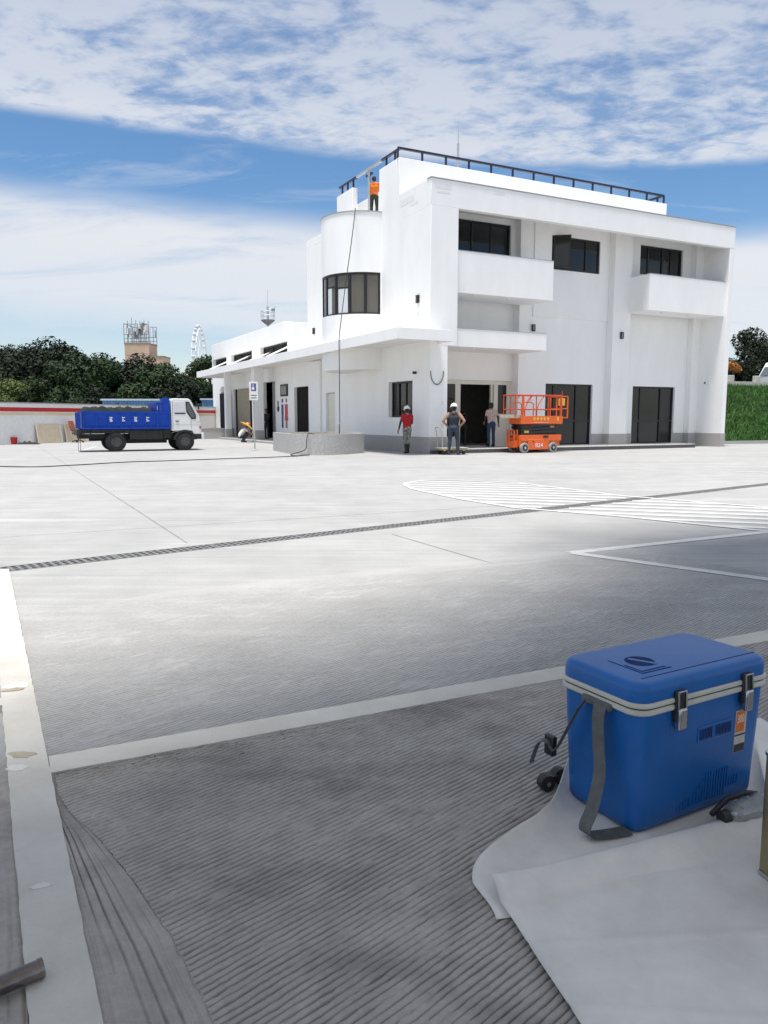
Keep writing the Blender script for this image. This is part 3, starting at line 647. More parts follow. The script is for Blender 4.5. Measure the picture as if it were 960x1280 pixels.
# toilet pictograms and notice board
BLU = mat('sign_blue', (.03, .09, .28), .5, var=.1); RED = mat('sign_red', (.52, .05, .06), .5, var=.1); SKIN_ = mat('sign_tan', (.35, .2, .15), .5, var=.1)
def pict(y, m1, skirt):
    o = MB().box(-.024, y - (.2 if skirt else .15), 1.45, -.002, y + (.2 if skirt else .15), 2.0).build('toilet_pictogram', m1, B, bevel=.004)
    MB().cyl((-.024, y, 2.2), (-.002, y, 2.2), .11, n=14).build('head', SKIN_ if skirt else BLU, o)
    if skirt: MB().add([(-.023, y - .2, 1.449), (-.023, y + .2, 1.449), (-.023, y + .27, 1.15), (-.023, y - .27, 1.15)], [(0, 1, 2, 3)]).build('skirt', m1, o)
    for s in (-1, 1): MB().box(-.022, y + s * .075 - .05, .75, -.003, y + s * .075 + .05, 1.45 if not skirt else 1.15).build('leg', SKIN_ if skirt else m1, o)
pict(15.62, BLU, False); pict(15.0, RED, True)
o = MB().cyl((-.022, 16.3, 1.78), (-.003, 16.3, 1.78), .16, n=16).build('wheelchair_pictogram', BLACKP, B); MB().box(-.022, 16.24, 1.95, -.003, 16.38, 2.2).build('head', BLACKP, o)
nb_ = MB().box(-.06, 14.72, 2.43, -.002, 15.8, 3.06).build('notice_board', BLACKP, B, bevel=.01); MB().box(-.068, 14.87, 2.52, -.061, 15.65, 2.97).build('panel', mat('notice_paper', (.36, .33, .31), .6, col2=(.2, .18, .17), vscale=30), nb_)
# roof fittings
a_ = MB(); a_.cyl((4.55, 5.5, 9.34), (4.55, 5.5, 13.0), .05, n=8); a_.cyl((4.55, 5.5, 13.0), (4.55, 5.5, 13.7), .02, n=6); an = a_.build('roof_antenna', GALV, B)
for i, z in enumerate((11.5, 11.8, 12.1, 12.4)): MB().cyl((4.4, 5.5, z), (4.7, 5.5, z + .05), .012, n=6).build('element', GALV, an)
tk = MB().lathe([(.9, 0), (.9, .9), (.8, 1.15), (.5, 1.35), (.1, 1.42)], 24, (6.9, 6.0, 9.34)); P('water_tank', WHITEP, 0, smooth=True)(tk)

# ------------------------------------------------------------------ curved stone planter in front of the side wall
def offset_poly(pts, d):
    out = []; n = len(pts)
    for i in range(n):
        a, b, c = Vector(pts[i - 1]), Vector(pts[i]), Vector(pts[(i + 1) % n]); t = (c - a).normalized(); out.append((b.x + t.y * d, b.y - t.x * d))
    return out
def catmull(pts, k=6):
    out = []
    for i in range(len(pts) - 1):
        p0, p1, p2, p3 = [Vector(pts[max(0, min(len(pts) - 1, j))]) for j in (i - 1, i, i + 1, i + 2)]
        for s in range(k):
            t = s / k; out.append(tuple(0.5 * ((2 * p1) + (p2 - p0) * t + (2 * p0 - 5 * p1 + 4 * p2 - p3) * t * t + (3 * p1 - p0 - 3 * p2 + p3) * t ** 3)))
    return out + [tuple(pts[-1])]
plan = thing('stone_planter', 'curved grey granite planter box beside the white building corner', 'planter', (BX, BY, 0), PHI)
out_ = catmull([(-4.0, 5.5), (-4.1, 5.0), (-4.34, 3.2), (-4.42, 1.9), (-4.15, 1.15), (-3.6, 0.92), (-2.85, 1.1), (-1.72, 1.85)]) + [(-1.45, 3.2), (-1.6, 5.5)]
ar = sum(p[0] * q[1] - q[0] * p[1] for p, q in zip(out_, out_[1:] + out_[:1]))
if ar < 0: out_ = out_[::-1]
inn = offset_poly(out_, -0.13)
m_ = MB(); n_ = len(out_)
m_.add([(*p, 0) for p in out_] + [(*p, .72) for p in out_] + [(*p, .72) for p in inn] + [(*p, .3) for p in inn],
       [f for i in range(n_) for j in [(i + 1) % n_] for f in ((i, j, n_ + j, n_ + i), (n_ + i, n_ + j, 2 * n_ + j, 2 * n_ + i), (2 * n_ + i, 2 * n_ + j, 3 * n_ + j, 3 * n_ + i))])
TERR = mat('planter_terrazzo', (0.50, 0.49, 0.475), 0.7, col2=(0.36, 0.35, 0.335), vscale=14, detail=10, bump=0.2)
m_.build('wall', TERR, plan); MB().prism(inn, 0.3, 0.55).build('soil', mat('pale_soil', (.34, .3, .24), .95, var=.3, vscale=8, bump=.6, bscale=12), plan)
MB().tube([(-2.15, 3.2, .5), (-2.15, 3.2, 1.05), (-2.05, 3.1, 1.1)], .02, 6).build('pipe_stub', GALV, plan)

# ------------------------------------------------------------------ cables
CABLE = mat('black_cable', (0.03, 0.028, 0.027), 0.6, var=0.2)
def pix(x, y, z=0.0):      # photo pixel to a point at height z, used to lay out measured positions
    th = math.atan2(118, 950); v = -(y - 640) / 950; r = Vector(((x - 480) / 950, math.cos(th) + v * math.sin(th), -math.sin(th) + v * math.cos(th))); t = (z - CAMH) / r.z
    return Vector((r.x * t, r.y * t, z))
ptop = W(-4.05, 1.15, .74)
gc = [pix(x, y, .012) for x, y in ((0, 583), (45, 583.5), (100, 581), (160, 577.5), (210, 576), (280, 573.5), (340, 571.5), (362, 570.5))]
loop = [gc[-1] + Vector(p) for p in ((.25, .02, .01), (.5, .12, .03), (.62, .42, .03), (.42, .6, .02), (.2, .35, .01), (.02, .2, .05))]
up_ = [W(-4.36, 1.05, .2), W(-4.32, 1.0, .5), W(-4.22, 1.12, .735), W(-4.0, 1.4, .745), W(-3.2, 2.0, .6)]
pts = gc + loop + up_; sm = [Vector(p) for p in catmull([tuple(p) for p in pts], 6)]
tag(MB().tube(sm, .016, 6).build('ground_cable', CABLE, smooth=True), 'black cable running over the concrete and up over the planter wall', 'cable')
rp = catmull([tuple(W(-.9, 4.3, 9.28)), tuple(W(-1.06, 3.95, 9.28)), tuple(W(-1.12, 3.84, 9.1)), tuple(W(-1.3, 3.82, 7.9)), tuple(W(-1.55, 3.8, 6.4)), tuple(W(-1.8, 3.72, 4.9)), tuple(W(-1.9, 3.66, 4.3)), tuple(W(-1.9, 3.66, 3.6)), tuple(W(-1.92, 3.62, 2.4)), tuple(W(-1.95, 3.6, .62)), tuple(W(-2.3, 3.4, .56))], 6)
tag(MB().tube(rp, .017, 6).build('hanging_cable', CABLE, smooth=True), 'thin black cable hanging from the curved bay roof into the planter', 'cable')

# ------------------------------------------------------------------ people: one skin of overlapping limbs, remeshed into a single surface
PM = {}
def cloth(c, n): return mat('cloth_' + n, c, 0.85, var=0.22, vscale=14, bump=0.3, bscale=30)
SKIN = mat('skin', (0.36, 0.20, 0.13), 0.6, var=0.12, vscale=20); HAIR = mat('black_hair', (0.012, 0.010, 0.009), 0.6, var=0.3); SHOE = mat('dark_shoe', (0.02, 0.02, 0.022), 0.6, var=0.2)
def camo():
    m = mat('camo_cloth', (0.10, 0.11, 0.10), 0.9, col2=(0.36, 0.35, 0.31), vscale=16, detail=1); return m
def person(label, loc, rz, J=None, shirt=None, trousers=None, sleeve='short', scale=1.0, sleeves_mat=None, hat=None, group=None, hair=HAIR, boots=None, girth=1.0):
    j = dict(pel=(0, 0, .93), wai=(0, .01, 1.06), che=(0, .0, 1.27), nec=(0, -.01, 1.47), hea=(0, .02, 1.60),
             shR=(.185, -.01, 1.40), elR=(.25, -.03, 1.13), wrR=(.26, .05, .89), shL=(-.185, -.01, 1.40), elL=(-.25, -.03, 1.13), wrL=(-.26, .05, .89),
             hiR=(.095, 0, .90), knR=(.11, .03, .50), anR=(.11, -.02, .09), hiL=(-.095, 0, .90), knL=(-.11, .03, .50), anL=(-.11, -.02, .09))
    if J: j.update(J)
    j = {k: Vector(v) for k, v in j.items()}; prim = []
    def cap(a, b, ra, rb, lab): prim.append((Vector(a), Vector(b), ra * girth if ra > .05 else ra, rb * girth if rb > .05 else rb, lab))
    def lat(a, b): return (a - b)
    sx = (j['shR'] - j['shL']).normalized()
    # torso: side by side capsules give a body wider than deep
    for s in (-1, 1):
        cap(j['pel'] + sx * .07 * s, j['wai'] + sx * .06 * s, .105, .098, 'shirt' if s else 0)
        cap(j['wai'] + sx * .06 * s, j['che'] + sx * .085 * s, .10, .115, 'shirt')
        cap(j['che'] + sx * .085 * s, j['nec'] + sx * .10 * s - (j['nec'] - j['che']).normalized() * .09, .112, .075, 'shirt')
    cap(j['pel'] + sx * .05, j['pel'] - sx * .05, .118, .118, 'trousers')
    cap(j['nec'] - sx * .12 - (j['nec'] - j['che']).normalized() * .06, j['nec'] + sx * .12 - (j['nec'] - j['che']).normalized() * .06, .06, .06, 'shirt')
    cap(j['nec'] - (j['nec'] - j['che']).normalized() * .06, j['hea'], .056, .055, 'skin')
    hd = (j['hea'] - j['nec']).normalized()
    cap(j['hea'] - hd * .03, j['hea'] + hd * .055, .078, .088, 'hair'); cap(j['hea'] + Vector((0, .035, -.045)), j['hea'] + Vector((0, .045, .02)), .062, .066, 'skin')
    cap(j['hea'] + Vector((0, .105, -.02)), j['hea'] + Vector((0, .118, -.035)), .014, .018, 'skin')
    for s in (-1, 1): cap(j['hea'] + Vector((.082 * s, .01, -.01)), j['hea'] + Vector((.086 * s, .0, .02)), .017, .02, 'skin')
    for S in 'RL':
        sh, el, wr, hi, kn, an = (j[k + S] for k in ('sh', 'el', 'wr', 'hi', 'kn', 'an'))
        cap(sh, sh.lerp(el, .6), .062, .054, 'sleeve' if sleeve != 'none' else 'skin'); cap(sh.lerp(el, .6), el, .05, .043, 'sleeve' if sleeve == 'long' else 'cuff' if sleeves_mat else 'skin')
        cap(el, wr, .044, .031, 'sleeve' if sleeve == 'long' else 'cuff' if sleeves_mat else 'skin')
        fd = (wr - el).normalized(); pa = wr + fd * .07; cap(wr, pa, .032, .036, 'skin')
        sd_ = fd.cross(Vector((0, 1, 0)) if abs(fd.y) < .8 else Vector((0, 0, 1))).normalized(); inn_ = fd.cross(sd_)
        for q, (o, ln) in enumerate(((-.028, .07), (-.010, .085), (.009, .08), (.026, .062))):
            k1 = pa + sd_ * o + fd * .028; k2 = k1 + fd * ln * .5 + inn_ * .012; k3 = k2 + fd * ln * .35 + inn_ * .03
            cap(pa + sd_ * o * .8, k1, .011, .0105, 'skin'); cap(k1, k2, .0105, .0098, 'skin'); cap(k2, k3, .0098, .009, 'skin')
        t1 = wr + fd * .03 + sd_ * -.034; cap(wr + fd * .02, t1, .014, .013, 'skin'); cap(t1, t1 + fd * .045 - sd_ * .02 + inn_ * .015, .012, .0105, 'skin')
        cap(hi, hi.lerp(kn, .5), .095, .08, 'trousers'); cap(hi.lerp(kn, .5), kn, .08, .064, 'trousers'); cap(kn, kn.lerp(an, .35), .063, .066, 'trousers'); cap(kn.lerp(an, .35), an + (kn - an) * .08, .064, .05, 'boot' if boots else 'trousers')
        ft = Vector((kn.x - hi.x, .0, 0)) * .1; cap(an + Vector((0, -.03, -.03)), an + Vector((0, .15, -.045)) + ft, .046, .040, 'shoe')
    mb = MB()
    for a, b, ra, rb, lab in prim:
        d = b - a; L_ = d.length; q = (d if L_ > 1e-5 else Vector((0, 0, 1))).to_track_quat('Z', 'Y'); prof = []
        for i in range(6): t = math.pi / 2 * i / 5; prof.append((max(ra * math.sin(t), 1e-4), -ra * math.cos(t)))
        for i in range(6): t = math.pi / 2 * i / 5; prof.append((max(rb * math.cos(t), 1e-4), L_ + rb * math.sin(t)))
        t_ = MB(Matrix.Translation(a) @ q.to_matrix().to_4x4()); t_.lathe(prof, 14); o_ = len(mb.v); mb.v += t_.v; mb.f += [tuple(i + o_ for i in f) for f in t_.f]; mb.mi += t_.mi
    tmp = mb.build('tmp', SKIN); md = tmp.modifiers.new('r', 'REMESH'); md.mode = 'VOXEL'; md.voxel_size = 0.0125
    sm_ = tmp.modifiers.new('s', 'SMOOTH'); sm_.factor = .5; sm_.iterations = 2
    me = bpy.data.meshes.new_from_object(tmp.evaluated_get(bpy.context.evaluated_depsgraph_get())); bpy.data.objects.remove(tmp)
    mats_ = {'skin': SKIN, 'shirt': shirt, 'sleeve': shirt, 'trousers': trousers, 'hair': hair, 'shoe': boots or SHOE, 'cuff': sleeves_mat or SKIN, 'boot': boots or trousers}
    keys = list(mats_); me.materials.clear()
    for k in keys: me.materials.append(mats_[k])
    n = len(me.polygons); C = np.empty(n * 3, np.float32); me.polygons.foreach_get('center', C); C = C.reshape(-1, 3); best = np.full(n, 9.0); idx = np.zeros(n, np.int32)
    for a, b, ra, rb, lab in prim:
        a_, b_ = np.array(a), np.array(b); d = b_ - a_; t = np.clip(((C - a_) @ d) / max(d @ d, 1e-9), 0, 1)
        ds = np.linalg.norm(C - (a_ + t[:, None] * d), axis=1) - (ra + (rb - ra) * t); w = ds < best; best[w] = ds[w]; idx[w] = keys.index(lab)
    hem = j['pel'].z - .02
    me.polygons.foreach_set('material_index', idx); me.polygons.foreach_set('use_smooth', np.ones(n, bool)); me.name = 'person'
    o = bpy.data.objects.new('person', me); COL.objects.link(o); o.location = loc; o.rotation_euler = (0, 0, rz); o.scale = (scale,) * 3; tag(o, label, 'person', group)
    if hat:
        h = MB(Matrix.Translation(j['hea'] + hd * .055) @ (hd.to_track_quat('Z', 'Y')).to_matrix().to_4x4())
        if hat == 'helmet': h.lathe([(.135, -.005), (.137, .005), (.118, .012), (.115, .05), (.10, .09), (.06, .118), (.01, .125)], 20); h.box(-.012, -.1, .07, .012, .1, .132); hm = WHITEP; hn = 'hard_hat'
        else: h.lathe([(.40, -.07), (.402, -.062), (.25, 0), (.125, .03), (.11, .10), (.06, .13), (.01, .135)], 24); hm = mat('straw', (.55, .36, .10), .8, col2=(.62, .22, .05), vscale=5); hn = 'straw_hat'
        h.build(hn, hm, o, smooth=True)
    return o
AWAY = 0.0
w_ = pix(568, 568, 0)
person('worker in dark sleeveless vest, jeans and white helmet, hands on hips', (2.44, 26.78, 0), R(-6), dict(elR=(.37, -.10, 1.17), wrR=(.22, .02, .99), elL=(-.37, -.10, 1.17), wrL=(-.22, .02, .99), knR=(.14, .02, .5), anR=(.16, -.02, .09), knL=(-.13, .02, .5), anL=(-.17, -.02, .09)),
       cloth((.025, .03, .04), 'charcoal'), cloth((.03, .045, .075), 'denim'), 'none', 1.01, hat='helmet', girth=1.08)
pr = W(-.5, .75)
person('worker in red shirt, camouflage trousers and white cap by the window', pr, R(25), dict(elL=(-.30, -.04, 1.15), wrL=(-.36, -.02, .90), elR=(.23, .06, 1.14), wrR=(.15, .22, 1.02), knL=(-.07, .05, .5), anL=(-.06, -.06, .09), knR=(.07, .03, .5), anR=(.05, .02, .09)),
       cloth((.42, .012, .02), 'red'), camo(), 'short', .97, cloth((.03, .035, .035), 'arm_guard'), 'helmet', boots=SHOE)
pw = W(3.62, 1.35, .151)
person('man in pale pink shirt and blue jeans standing in the open doorway', pw, R(20), dict(elR=(.31, .02, 1.16), wrR=(.38, .12, .93), elL=(-.25, .03, 1.14), wrL=(-.20, .2, 1.0)),
       cloth((.58, .44, .40), 'pale_pink'), cloth((.035, .06, .14), 'blue_denim'), 'short', 1.0, cloth((.04, .045, .05), 'arm_guard2'))
person('dark-clothed worker stooping just inside the building entrance', W(3.05, 2.6, .151), R(-10), dict(pel=(0, -.1, .86), wai=(0, -.02, .98), che=(0, .14, 1.13), nec=(0, .28, 1.24), hea=(0, .36, 1.30), shR=(.18, .22, 1.2), shL=(-.18, .22, 1.2), elR=(.22, .36, 1.0), wrR=(.16, .5, .85), elL=(-.22, .36, 1.0), wrL=(-.16, .5, .85), hiR=(.095, -.1, .84), hiL=(-.095, -.1, .84), knR=(.12, .04, .47), knL=(-.12, .04, .47)),
       cloth((.018, .018, .022), 'black'), cloth((.02, .02, .025), 'black2'), 'long', 1.0)
po = W(.42, 5.3, 9.34)
person('worker in bright orange vest standing on the curved bay roof', po, R(-8), dict(elR=(.22, .12, 1.18), wrR=(.12, .32, 1.25), elL=(-.24, .12, 1.2), wrL=(-.16, .33, 1.3)),
       cloth((.75, .17, .015), 'orange'), cloth((.03, .035, .025), 'dark_olive'), 'short', .98)
person('person in dark clothes waiting in the grey toilet recess', W(-.12, 18.0, .10), R(150), dict(elR=(.23, .1, 1.15), wrR=(.06, .22, 1.05), elL=(-.23, .1, 1.15), wrL=(-.06, .22, 1.0)),
       cloth((.015, .014, .025), 'navy'), cloth((.02, .02, .03), 'navy2'), 'long', .98)
CRJ = dict(pel=(0, -.05, .30), wai=(0, 0, .42), che=(0, .14, .58), nec=(0, .26, .72), hea=(0, .33, .82), shR=(.18, .2, .66), shL=(-.18, .2, .66), elR=(.24, .4, .52), wrR=(.2, .58, .40), elL=(-.24, .4, .52), wrL=(-.2, .58, .4),
           hiR=(.1, -.02, .28), hiL=(-.1, -.02, .28), knR=(.17, .36, .46), knL=(-.17, .36, .46), anR=(.15, .1, .09), anL=(-.15, .1, .09))
pc = pix(301, 553)
person('crouching worker in white top and yellow straw hat under the canopy edge', pc, R(-70), CRJ, cloth((.62, .62, .60), 'white'), cloth((.03, .03, .04), 'black3'), 'short', 1.05, hat='straw')

# ------------------------------------------------------------------ sign post
sp_ = pix(318.5, 563); sg = thing('sign_post', 'white parking sign with blue symbol on a thin grey post', 'sign', sp_, R(12))
MB().cyl((0, 0, .01), (0, 0, 2.72), .03, n=10).build('post', GALV, sg); MB().lathe([(.14, 0), (.14, .02), (.05, .05)], 14).build('base', GALV, sg)
bd = MB().box(-.17, -.05, 1.98, .17, -.03, 2.70).build('board', WHITEP, sg, bevel=.006); MB().box(-.10, -.054, 2.34, .10, -.0505, 2.64).build('blue_field', mat('sign_violet', (.10, .10, .32), .5, var=.1), bd)
MB().cyl((-.02, -.057, 2.44), (-.02, -.0545, 2.44), .055, n=14).build('symbol', WHITEP, bd); MB().box(-.03, -.057, 2.5, 0.0, -.0545, 2.60).build('symbol', WHITEP, bd)
for i in range(2): MB().box(-.11, -.053, 2.06 + .1 * i, .11, -.0505, 2.09 + .1 * i).build('text_line', BLACKP, bd)

# ------------------------------------------------------------------ hand trolley with gold tray
tr = thing('platform_trolley', 'small platform trolley with upright handle beside the vest worker', 'trolley', W(.12, -.55), R(20))
BRASS = mat('gold_tray', (.52, .40, .18), .5, var=.15); MB().box(-.05, -.28, .17, .95, .28, .22).build('deck', BRASS, tr, bevel=.008); MB().box(-.07, -.3, .225, .97, .3, .245).build('tray', mat('cream_board', (.66, .62, .50), .6, var=.1), tr)
for x in (.08, .82):
    for y in (-.2, .2): MB().cyl((x, y - .02, .065), (x, y + .02, .065), .065, n=14).build('wheel', BLACKP, tr); MB().box(x - .03, y - .03, .131, x + .03, y + .03, .17).build('caster', GALV, tr)
hd_ = MB().tube([(0, -.22, .24), (-.04, -.22, .75), (-.10, -.2, .92), (-.12, -.1, .96), (-.12, .1, .96), (-.10, .2, .92), (-.04, .22, .75), (0, .22, .24)], .017, 8).build('handle', GALV, tr, smooth=True)
MB().tube([(-.03, -.22, .55), (-.03, .22, .55)], .012, 6).build('crossbar', GALV, hd_)

# ------------------------------------------------------------------ scissor lift
ORG = mat('lift_orange', (.78, .13, .015), .4, var=.12, vscale=5, coat=.2); STEEL = mat('dark_steel', (.045, .048, .05), .5, metal=.4, var=.3); TYRE_W = mat('pale_tyre', (.32, .31, .29), .8, var=.2); YEL = mat('yellow_patch', (.75, .50, .06), .6, var=.1)
lp = W(3.15, -1.02); lift = thing('scissor_lift', 'orange electric scissor lift with raised guard rails parked before the entrance', 'scissor lift', lp, PHI)
b_ = MB().box(.16, .10, .24, 2.02, .74, .62).build('chassis', ORG, lift, bevel=.015); MB().box(.5, .03, .12, 1.45, .80, .5).build('side_skirt', ORG, b_, bevel=.012); MB().box(.2, .05, .44, 2.06, .79, .66).build('top_deck', ORG, b_, bevel=.012)
MB().box(1.2, .02, .55, 1.42, .03, .64).build('black_plate', BLACKP, b_); MB().box(.7, .02, .40, .76, .029, .44).build('bolt_plate', BLACKP, b_)
MB().box(-.02, .2, .2, .15, .64, .46).build('step_box', ORG, lift, bevel=.01)
ld = MB()
for y in (.2, .62): ld.box(-.03, y, .2, .02, y + .04, .86); ld.box(.1, y, .46, .14, y + .04, .86)
for z in (.5, .66, .82): ld.box(-.03, .2, z, .02, .66, z + .04)
ld.build('ladder', ORG, lift)
for x in (.34, 1.66):
    for y in (-.0, .70):
        w__ = MB().lathe([(.10, 0), (.175, .0), (.19, .02), (.19, .10), (.175, .12), (.10, .12)], 24, (x, y, .19), 'Y').build('wheel', TYRE_W, lift, smooth=True); MB().lathe([(.115, -.006), (.115, .126)], 18, (x, y, .19), 'Y').build('hub', STEEL, w__); MB().lathe([(.05, -.02), (.05, -.006)], 12, (x, y, .19), 'Y').build('cap', GALV, w__)
sc_ = MB()
for k in range(3):
    za = .68 + k * .115
    for y in (.12, .64):
        sc_.add([(.25, y, za), (.25, y, za + .09), (1.95, y, za + .10), (1.95, y, za + .19), (.25, y + .06, za), (.25, y + .06, za + .09), (1.95, y + .06, za + .10), (1.95, y + .06, za + .19)], [(0, 2, 3, 1), (4, 5, 7, 6), (0, 1, 5, 4), (2, 6, 7, 3), (1, 3, 7, 5), (0, 4, 6, 2)])
        y2 = y + .065; sc_.add([(1.95, y2, za), (1.95, y2, za + .09), (.25, y2, za + .10), (.25, y2, za + .19), (1.95, y2 + .05, za), (1.95, y2 + .05, za + .09), (.25, y2 + .05, za + .10), (.25, y2 + .05, za + .19)], [(0, 2, 3, 1), (4, 5, 7, 6), (0, 1, 5, 4), (2, 6, 7, 3), (1, 3, 7, 5), (0, 4, 6, 2)])
sc_.build('scissor_stack', STEEL, lift); MB().box(.35, .2, .67, 1.85, .6, 1.04).build('ram_block', STEEL, lift)
MB().box(.36, .095, .74, .56, .115, .82).build('warning_patch', YEL, lift); MB().box(1.55, .095, .93, 1.75, .115, 1.0).build('warning_patch', mat('dull_red_patch', (.45, .18, .10), .6, var=.1), lift)
pf = MB().box(.18, .06, 1.06, 2.08, .78, 1.12).build('platform', ORG, lift, bevel=.008); MB().box(.18, .04, 1.08, 2.1, .065, 1.36).box(.18, .775, 1.08, 2.1, .80, 1.36).box(.155, .04, 1.08, .18, .8, 1.3).build('toe_board', ORG, pf, bevel=.006)
rl = MB(); rr_ = .02
def rseg(*p): rl.tube(p, rr_, 8)
for y in (.06, .78):
    rseg((-.12, y, 2.12), (2.05, y, 2.12)); rseg((-.1, y, 1.60), (2.05, y, 1.60))
    for x in (-.1, .22, 1.42, 1.98): rseg((x, y, 1.3), (x, y, 2.12))
    rseg((.72, y, 1.34), (.72, y, 1.80), (.62, y, 1.86), (.3, y, 1.86)); rseg((.88, y, 1.34), (.88, y, 1.62), (.96, y, 1.80), (1.2, y, 2.1)); rseg((.35, y, 1.84), (.62, y, 2.1))
for x in (-.1, 2.0):
    for z in (1.6, 2.12): rseg((x, .06, z), (x, .78, z))
rl.build('guard_rail', mat('rail_red_orange', (.55, .07, .02), .5, var=.15), lift, smooth=True)
MB().box(.2, .045, 1.36, .30, .085, 2.12).build('gate_post', ORG, lift, bevel=.006)
ex = MB()
for x in (2.06, 2.36):
    for y in (.1, .74): ex.box(x, y, 1.28, x + .04, y + .04, 2.1)
for z in (1.28, 1.62, 2.08):
    ex.box(2.06, .1, z, 2.4, .14, z + .035); ex.box(2.06, .74, z, 2.4, .78, z + .035); ex.box(2.36, .1, z, 2.4, .78, z + .035)
ex.build('extension_cage', ORG, lift); MB().box(2.16, .2, 1.75, 2.32, .4, 2.02).build('control_box', YEL, lift, bevel=.01); MB().cyl((2.25, .3, 2.02), (2.27, .32, 2.3), .012, n=6).build('aerial', mat('aerial_red', (.5, .05, .03), .5), lift)
MB().box(-.3, .12, 1.28, .35, .72, 1.40).build('plank_load', mat('raw_boards', (.55, .46, .33), .8, var=.2), lift, bevel=.006)
text_mesh('number', '824', .21, .003, WHITEP, b_, (1.0, .026, .27), (R(90), 0, 0), sx=1.15)
for i in range(5):
    MB().box(.72 + i * .16, .034, 1.20, .80 + i * .16, .04, 1.31).box(.70 + i * .16, .035, 1.25, .82 + i * .16, .041, 1.27).build('letter', YEL, pf)
MB().box(.7, .035, 1.115, 1.45, .04, 1.135).build('stripe', mat('pale_stripe', (.8, .55, .45), .6, var=.1), pf); MB().box(1.83, .034, 1.18, 1.90, .04, 1.32).build('letter', YEL, pf)

# ------------------------------------------------------------------ cooler box
CB = mat('cooler_blue', (.009, .115, .38), .36, var=.10, vscale=7, bump=.06, bscale=120, spec=.4); CBD = mat('cooler_navy', (.004, .02, .10), .7, var=.1, spec=.15); GASK = mat('cream_gasket', (.56, .54, .47), .6, var=.12, vscale=9); STRAP = mat('grey_webbing', (.115, .125, .12), .85, var=.2, vscale=30, bump=.5, bscale=220); CHROME = mat('chrome', (.55, .55, .54), .25, metal=1.0, var=.1)
cool = thing('cooler_box', 'large blue plastic cooler box with cream seam and steel latches on paper', 'cooler', (.932, 2.44, .038), R(29.5)); cool.scale = (1.045, 1.045, 1.11)
def rrect(L_, W_, r, n=6):
    out = []
    for cx, cy, a0 in ((L_ / 2 - r, W_ / 2 - r, 0), (-L_ / 2 + r, W_ / 2 - r, 90), (-L_ / 2 + r, -W_ / 2 + r, 180), (L_ / 2 - r, -W_ / 2 + r, 270)):
        for i in range(n + 1): a = R(a0 + 90 * i / n); out.append((cx + r * math.cos(a), cy + r * math.sin(a)))
    return out
def loft(levels, n=6):
    """levels: (L, W, r, z)"""
    mb = MB(); k = None
    rings = [[(x, y, z) for x, y in rrect(L_, W_, r, n)] for L_, W_, r, z in levels]; k = len(rings[0]); vs_ = [p for rg in rings for p in rg]; fs = []
    for i in range(len(rings) - 1):
        for j_ in range(k): fs.append((i * k + j_, i * k + (j_ + 1) % k, (i + 1) * k + (j_ + 1) % k, (i + 1) * k + j_))
    fs += [tuple(range(k))[::-1], tuple(range((len(rings) - 1) * k, len(rings) * k))]; mb.add(vs_, fs); return mb
CL, CW = .595, .335
body = loft([(.515, .27, .03, 0), (.535, .29, .04, .008), (.545, .30, .045, .025), (CL - .012, CW - .012, .05, .345)]).build('body', CB, cool, smooth=True)
loft([(CL, CW, .052, .346), (CL + .007, CW + .007, .055, .350), (CL + .007, CW + .007, .055, .359), (CL, CW, .052, .362)]).build('gasket', GASK, cool, smooth=True)
loft([(CL - .004, CW - .004, .05, .3625), (CL - .004, CW - .004, .05, .3655)]).build('seam', BLACKP, cool)
loft([(CL, CW, .052, .366), (CL + .007, CW + .007, .055, .369), (CL + .007, CW + .007, .055, .377), (CL, CW, .052, .380)]).build('gasket', GASK, cool, smooth=True)
lid = loft([(CL - .004, CW - .004, .052, .381), (CL - .004, CW - .004, .052, .410), (CL - .008, CW - .008, .05, .420), (CL - .018, CW - .018, .046, .4275), (CL - .034, CW - .034, .04, .4315), (CL - .06, CW - .06, .03, .4325)]).build('lid', CB, cool, smooth=True)
# raised border line, round emblem and double line moulded in the lid
MB().box(-CL / 2 + .06, -CW / 2 + .05, .4320, CL / 2 - .02, -CW / 2 + .053, .4332).build('groove', CBD, lid)
ex_, ey_ = -.115, .0
MB().lathe([(.046, .4320), (.046, .4332)], 32, (ex_, ey_, 0)).build('emblem', CBD, lid); MB(Matrix.Translation((ex_, ey_, 0)) @ Matrix.Rotation(R(-62), 4, 'Z')).box(-.036, -.007, .4333, .05, .009, .4342).build('emblem_slot', CB, lid)
for k in range(2): MB().box(-.20 + .012 * k, -.088 + .014 * k, .4320, -.075 - .01 * k, -.082 + .014 * k, .4332).box(-.20 + .0121 * k, -.081 + .014 * k, .4320, -.195 + .0121 * k, .05 - .055 * k, .4332).build('moulded_line', CBD, lid)
